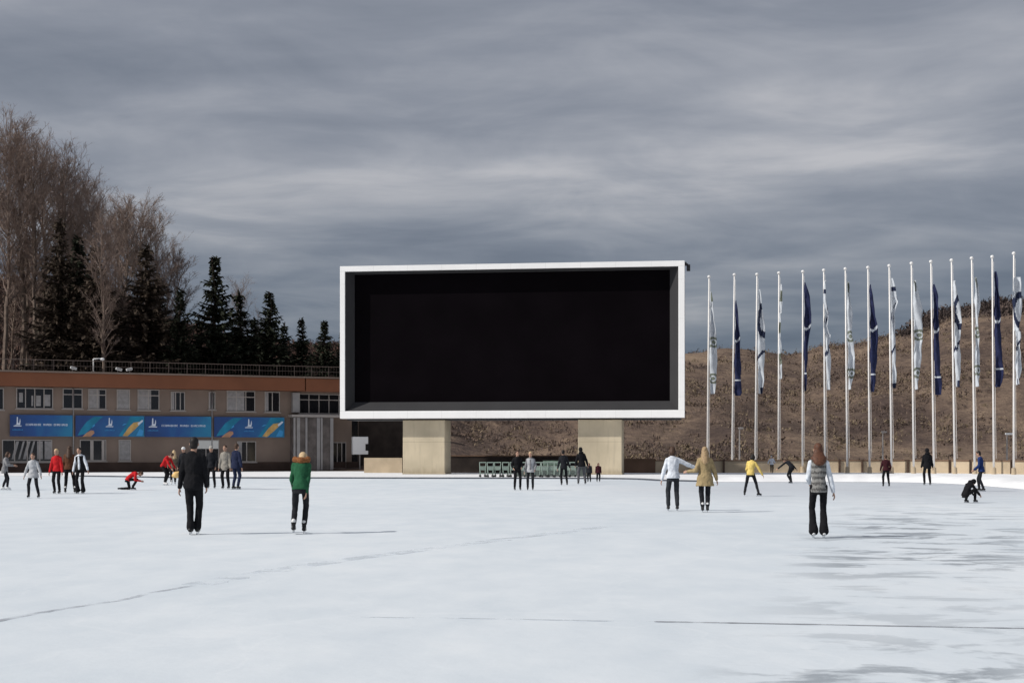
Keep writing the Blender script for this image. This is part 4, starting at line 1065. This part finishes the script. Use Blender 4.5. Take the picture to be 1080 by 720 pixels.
    tj = link(tname, remesh(mb, vox, top, tname, 2, .035), root)
    if sleeve: link('sleeves', remesh(sl, vox, sleeve, 'sleeves', 2, .02), root)
    if vest:   # open-fronted second layer
        mb = MB(); tors(mb, th+.014, hem-.03, .50, 1.0, hemfl=.03)
        link(vest[0], remesh(mb, vox, vest[1], vest[0], 2, .03), root)
        mb = MB(); rt_, fw_, up_ = frame(.2); q = sp(.2)+fw_*.11
        mb.capsule(sp(.0)+frame(0)[1]*.125, .05, sp(.45)+fw*.105, .045, 12, flat=(fw_, .7)); link('shirt_front', remesh(mb, vox, top, 'shirt_front', 2, .01), root)
    # trousers
    mb = MB(); tors(mb, .012, -.14, .07)
    for a, b_, c in ((KHL, KL, AL), (KHR, KR, AR)):
        d = (c-b_).normalized(); r1 = .062*slim+.012*loose; r2 = .047+.007*loose+flare*.4
        mb.capsule(a, .098*slim, b_, r1, 14); 
        if flare: mb.capsule(b_, r1, b_.lerp(c, .6), r2, 14); mb.capsule(b_.lerp(c, .6), r2, c+d*.01, r2+flare*.5, 14)
        else: mb.capsule(b_, r1, c-d*(.03 if boots != 'sock' else .055), r2, 14)
    link(bname, remesh(mb, vox, bot, bname, 2, .02), root)
    # hair
    if hair:
        mb = MB()
        if hair == 'cap': mb.ellip(hc+hu*.05-hf*.008, .088, .104, .085, HM); 
        elif hair == 'hood':
            mb.ellip(hc+hu*.025-hf*.022, .10, .108, .122, HM); mb.ellip(neck-fw*.03, .13, .11, .07, HM)
        else:
            mb.ellip(hc+hu*.042-hf*.018, .086, .098, .098, HM); mb.ellip(hc-hf*.045-hu*.02, .078, .062, .085, HM)
            if hair == 'long':
                mb.capsule(hc-hf*.06, .082, sp(.40)-frame(.4)[1]*.15, .075, 14, flat=(fw, .55)); mb.capsule(hc-hf*.03+hx*.05, .045, sp(.42)-rt*-.09-fw*.07, .04); mb.capsule(hc-hf*.03-hx*.05, .045, sp(.42)-rt*.09-fw*.07, .04)
            if hair == 'wide':
                mb.capsule(hc-hf*.05-hu*.04, .095, neck-fw*.09-up*.05, .13, 16, flat=(fw, .45)); mb.ellip(neck-fw*.05-up*.02, .15, .085, .06, HM)
            if hair == 'bob': mb.ellip(hc-hf*.03-hu*.03, .105, .10, .12, HM)
            if hair == 'bun': mb.ellip(hc-hf*.02+hu*.145, .042, .042, .042, HM)
            if hair == 'down':   # falls forward over a bowed head
                mb.capsule(hc, .085, hc-hu*.14+hf*.05, .05, 12); mb.capsule(hc-hf*.05, .08, neck-fw*.09-up*.05+rt*.03, .05, 12)
        link('hair' if hair not in ('cap', 'hood') else ('hat' if hair == 'cap' else 'hood'), remesh(mb, .012, hm, 'hair', 1, .012), root)
    # skates
    for a, kk, fy in ((AL, KL, fly), (AR, KR, fry)):
        d = (a-kk).normalized(); up_ = -d
        f0 = V3((math.sin(R(fy)), math.cos(R(fy)), 0)); f0 = (f0-up_*f0.dot(up_)); f0 = f0.normalized() if f0.length > .05 else V3((0, 1, 0))
        if abs(a.z-.145) < .12 and up_.z > .6: up_ = V3((0, 0, 1)); f0 = V3((math.sin(R(fy)), math.cos(R(fy)), 0))
        mb = MB(); hl_ = a-up_*.055-f0*.045; mb.capsule(a+up_*.07, .042, a-up_*.01, .044, 12); mb.capsule(hl_, .042, hl_+f0*.17-up_*.012, .036, 12); mb.capsule(a, .046, hl_+f0*.10, .04, 12)
        sk = link('skate', remesh(mb, .012, BOOTW if boots == 'w' else BOOTB, 'skate', 1), root)
        if boots == 'sock':
            mb = MB(); mb.capsule(a+up_*.075, .043, a+up_*.09, .043, 12); mb.build('sock', BOOTW, root, True)
        b = MB(); sd_ = f0.cross(up_); 
        V = []
        for w_ in (-.003, .003):
            for (l, h) in ((-.10, -.138), (.17, -.138), (.205, -.118), (.16, -.108), (.13, -.085), (.08, -.108), (-.02, -.108), (-.05, -.085), (-.09, -.108), (-.115, -.125)):
                V.append(a+f0*l+up_*h+sd_*w_)
        n = 10; b.add(V, [tuple(range(n)), tuple(range(2*n-1, n-1, -1))]+[(k, k+n, (k+1) % n+n, (k+1) % n) for k in range(n)]); b.build('blade', BLADE, sk)
    root['_j'] = 0; del root['_j']
    return root, dict(hc=hc, neck=neck, fw=fw, rt=rt, up=up, sho=sho, WL=WL, WR=WR, sp=sp, frame=frame)

# --- near skaters
person(204, 563.5, 104, 2, 'tall person in black jacket and black trousers skating away, biggest figure on the left', BLK, BLK, 'short', H_BLK, near=True, lean=4, loose=1.3, slim=1.08,
       fl=(-.05, -.05), fr=(.07, .06), flz=0, hl=(-.27, .06, .79), hr=(.21, .14, .88), jl=.12, flare=.02, bow=2)
r, j = person(317.5, 562.5, .93, 0, 'person in green jacket with fur collar and blond hair, head bowed, skating away', GREEN, BLK2, 'down', H_BLD, near=True, lean=22, bow=38, pel=(.0, -.08, .93),
       fl=(-.13, -.22), fr=(.06, .04), flz=.03, hl=(-.16, .24, .86), hr=(.12, -.12, .82), elb=((-.25, -.8, 0), (.6, -.8, 0)), jl=.06, loose=1.15, slim=.95, boots='sock')
mb = MB(); n_ = j['neck']; mb.capsule(n_-j['rt']*.13-j['fw']*.06-j['up']*.03, .055, n_-j['fw']*.10-j['up']*.06, .07, 12); mb.capsule(n_+j['rt']*.13-j['fw']*.06-j['up']*.03, .055, n_-j['fw']*.10-j['up']*.06, .07, 12)
mb.capsule(n_-j['rt']*.13-j['fw']*.06, .055, n_+j['fw']*.08, .05); mb.capsule(n_+j['rt']*.13-j['fw']*.06, .055, n_+j['fw']*.08, .05)
link('fur_collar', remesh(mb, .012, FUR, 'fur_collar', 1, .02), r)
person(863.5, 567, 101, -2, 'person with wavy auburn hair in grey patterned knit and flared black trousers', PAT, BLK, 'wide', H_AUB, near=True, lean=3, fl=(-.11, .0), fr=(.11, .0), hl=(-.12, .34, 1.02),
       hr=(.30, .04, .78), jl=.10, flare=.045, loose=.9, boots='w', sleeve=WHT, slim=.98, tname='sweater')
person(710, 538.5, 68.5, 3, 'person in white sweater and grey jeans reaching an arm to the khaki coat', WHT, DGREY, 'bob', H_BRN, near=True, lean=3, side=-1, fl=(-.15, 0), fr=(.13, 0), hl=(-.31, .05, .86), hr=(.66, .05, 1.18),
       elb=((-.8, -.4, 0), (0, -.4, -1)), jl=.05, loose=2.0, tname='sweater')
person(743.5, 540, 70, -2, 'blond person in long khaki coat and black leggings holding hands with the one in white', TAN, BLK2, 'long', mat('dark_blond_hair', (.33, .23, .13), .6, .3, 30), near=True, lean=2, fl=(-.07, 0), fr=(.08, .03), hl=(-.46, .06, 1.10), hr=(.34, .05, .82),
       elb=((-.3, -.4, -1), (.8, -.4, 0)), jl=.24, long_top=True, loose=2.2, boots='sock', tname='coat', bname='leggings')
person(793, 523, 46, -12, 'person with dark hair in yellow top, legs wide apart', YEL, BLK2, 'bob', H_BLK, lean=10, side=6, twist=-8, pel=(-.05, 0, .93), fl=(-.33, 0), fr=(.30, -.02), fry=50, hl=(-.20, .35, .95), hr=(.52, .12, .72),
       jl=.06, loose=1.2, tname='top')
person(814, 497.5, 1.30/1.8, 180, 'small child in white jacket and white hat far off by the boundary wall', WHT, BLK, 'cap', CAPW, D=111.5, lean=6, side=5, hl=(-.30, .25, 1.0), hr=(.40, .1, .95), loose=2.0, slim=1.1)
person(833, 509.5, .88, 30, 'person in dark clothes bending far forward with both arms spread', BLK2, BLK, 'short', H_BRN, lean=52, bow=0, pel=(0, -.15, .86), fl=(-.20, -.28), fr=(.17, .05), hl=(-.62, .35, .78), hr=(.66, .15, .72), jl=.05)
person(934.5, 513, 34, 0, 'child in dark maroon jacket skating near the far curve', MAR, BLK, 'short', H_BRN, lean=5, fl=(-.17, 0), fr=(.20, .02), hl=(-.27, .2, .92), hr=(.26, .12, .9), loose=1.8, slim=1.1, jl=.06)
person(978, 511.5, 39.5, 0, 'person all in black with a dark hood standing near the far curve', BLK, BLK, 'hood', BLK, lean=2, fl=(-.15, 0), fr=(.16, 0), hl=(-.26, .1, .84), hr=(.30, .08, .80), loose=2.2, jl=.16)
person(1035, 518, 43.5, 65, 'person in blue jacket skating at far right, seen from the side', BLUE, BLK2, 'short', H_BLK, lean=7, fl=(-.06, -.10), fr=(.10, .10), hl=(-.22, .28, .95), hr=(.24, .30, .95), jl=.10, loose=1.7)
person(1022, 530, .74, -60, 'person in black crouching low on the ice at the right', BLK, BLK, 'hood', BLK, lean=34, bow=28, pel=(0, -.20, .34), fl=(-.10, -.08), fr=(.12, .22), hl=(-.14, .46, .24), hr=(.18, .50, .22), jl=.06, loose=1.7,
       knee_h=((-.3, .6, 1), (.3, .6, 1)))
# --- middle group
person(545.5, 517, 42.5, -170, 'person in black with a light face standing left of the one in grey', BLK, BLK, 'short', H_BRN, fl=(-.15, 0), fr=(.13, 0), hl=(-.16, .25, 1.02), hr=(.22, .2, 1.0), loose=1.5, jl=.10)
person(559.5, 517, 41.5, 175, 'person in grey jacket standing beside the one in black, both before the screen', GRY, BLK2, 'short', H_BLD, fl=(-.12, 0), fr=(.14, 0), hl=(-.22, .2, .95), hr=(.27, .08, .84), loose=1.6, vest=('grey_jacket', LGRY))
person(594.5, 511.8, 38, 5, 'person in dark jacket, left of the broad one in black by the right pillar', BLK2, BLK, 'short', H_BLK, lean=4, side=-2, fl=(-.12, -.02), fr=(.20, .05), hl=(-.30, .05, .84), hr=(.34, .08, .84), loose=1.7)
person(613.5, 510.5, 39.5, 10, 'broad person in black jacket with grey trousers in front of the right pillar', BLK, cloth('grey_tracksuit', (.10, .10, .11)), 'hood', BLK, lean=5, side=-3, fl=(-.18, .0), fr=(.22, .06), hl=(-.28, .12, .90), hr=(.32, .12, .9), loose=2.4)
person(621.5, 508, 20, 160, 'small child in dark clothes, left of the two by the right pillar', BLK2, BLK, 'hood', MAR, lean=3, fl=(-.14, 0), fr=(.14, 0), loose=3, slim=1.25)
person(631, 508, 20, 185, 'small child in dark red jacket, right of the two by the right pillar', MAR, BLK, 'hood', MAR, lean=3, fl=(-.14, 0), fr=(.14, 0), loose=3, slim=1.25)
# --- left group
person(5, 516.5, 41, -80, 'person in grey coat gliding at the very left edge', GRY, BLK2, 'bob', H_BRN, lean=8, bow=8, fl=(-.05, -.10), fr=(.06, .12), hl=(-.18, .42, 1.12), hr=(.2, .40, 1.15), jl=.18, loose=2.0, tname='coat', boots='w')
person(35, 525, 48, 178, 'person in light grey cardigan standing with legs apart, facing the camera', LGRY, BLK2, 'short', H_BRN, lean=2, fl=(-.25, 0), fr=(.20, 0), hl=(-.36, .12, .86), hr=(.34, .06, .84), jl=.16, loose=1.9, long_top=True, elb=((-.8, -.3, 0), (.8, -.3, 0)), tname='cardigan', bname='jeans')
person(60, 520.5, 48, 175, 'person in bright red sweater, left of the close group of three', RED, BLK, 'short', H_BLD, fl=(-.12, 0), fr=(.10, 0), hl=(-.25, .1, .86), hr=(.26, .1, .86), jl=.06, loose=1.6, tname='sweater')
person(73, 520, 50.5, 8, 'person with long dark hair in brown jacket, middle of the close group of three', BRN, BLK, 'long', H_BRN, fl=(-.16, 0), fr=(.22, 0), hl=(-.26, .1, .86), hr=(.27, .1, .86), jl=.06, loose=1.7, boots='sock')
person(85, 520.5, 49.5, 172, 'person in white shirt and black vest, right of the close group of three', WHT, BLK, 'short', H_BLK, lean=1, side=4, fl=(-.12, 0), fr=(.10, .05), hl=(-.36, .1, .84), hr=(.26, .1, .86), jl=.04, loose=1.3, tname='shirt', vest=('vest', BLK), flare=.04)
person(138.5, 516.5, .84, -75, 'person in red jacket kneeling on the ice', RED, BLK, 'short', H_BRN, lean=58, bow=15, pel=(0, -.16, .50), fl=(-.10, -.50), fr=(.12, .06), flz=-.07, hl=(-.1, .45, .42), hr=(.14, .42, .44), jl=.05, loose=1.7, knee_h=((0, 1, -.6), (0, 1, .4)))
r, j = person(174, 511.5, .98, -115, 'person in red jacket bending forward with a yellow object in hand', RED, BLK, 'short', H_BRN, lean=38, bow=10, pel=(0, -.08, .90), fl=(-.10, -.05), fr=(.10, .05), hl=(-.12, .62, .62), hr=(.14, .60, .60), jl=.04, loose=1.5, boots='w')
# the yellow thing held low in front
q = r.matrix_basis @ Vector((0, .66, .50)); b = MB(); b.ellip((0, 0, 0), .17, .14, .15); b.ellip((-.12, .02, -.05), .10, .1, .09); b.ellip((.10, 0, .09), .08, .08, .07)
o = link('plush_toy', remesh(b, .02, YBAG, 'plush_toy', 1, .01)); o.location = q; tag(o, 'rounded yellow object held low by the bending person in red', 'soft toy')
person(183, 511, 37, 20, 'blond person in mottled green jacket beside the bending one in red', CAMO, BLK2, 'long', H_BLD, lean=6, side=3, fl=(-.12, -.05), fr=(.10, .05), hl=(-.26, .2, .95), hr=(.25, .2, .95), loose=2.0, boots='w')
person(194, 512.5, 42, 170, 'person in white hat half hidden behind the tall one in black', BLK2, BLK, 'cap', CAPW, fl=(-.12, 0), fr=(.10, 0), loose=1.6)
person(223, 515, 45.5, 178, 'person in dark jacket with pale hat, leftmost of three behind the tall one', BLK2, BLK, 'cap', cloth('pale_hat', (.35, .33, .30)), fl=(-.16, 0), fr=(.14, 0), hl=(-.22, .15, .9), loose=1.5)
person(238, 515.5, 47, 170, 'person in beige-grey coat and dark trousers, middle of the group of three', BEI, BLK, 'short', H_BRN, fl=(-.15, 0), fr=(.12, 0), hl=(-.24, .1, .86), loose=2.2, jl=.20, tname='coat')
person(248.5, 516, 49, -30, 'person in navy jacket and dark trousers, right of the group of three', NAVY, NAVY, 'short', H_BRN, fl=(-.13, 0), fr=(.13, 0), hl=(-.26, .1, .86), loose=1.9, jl=.14)
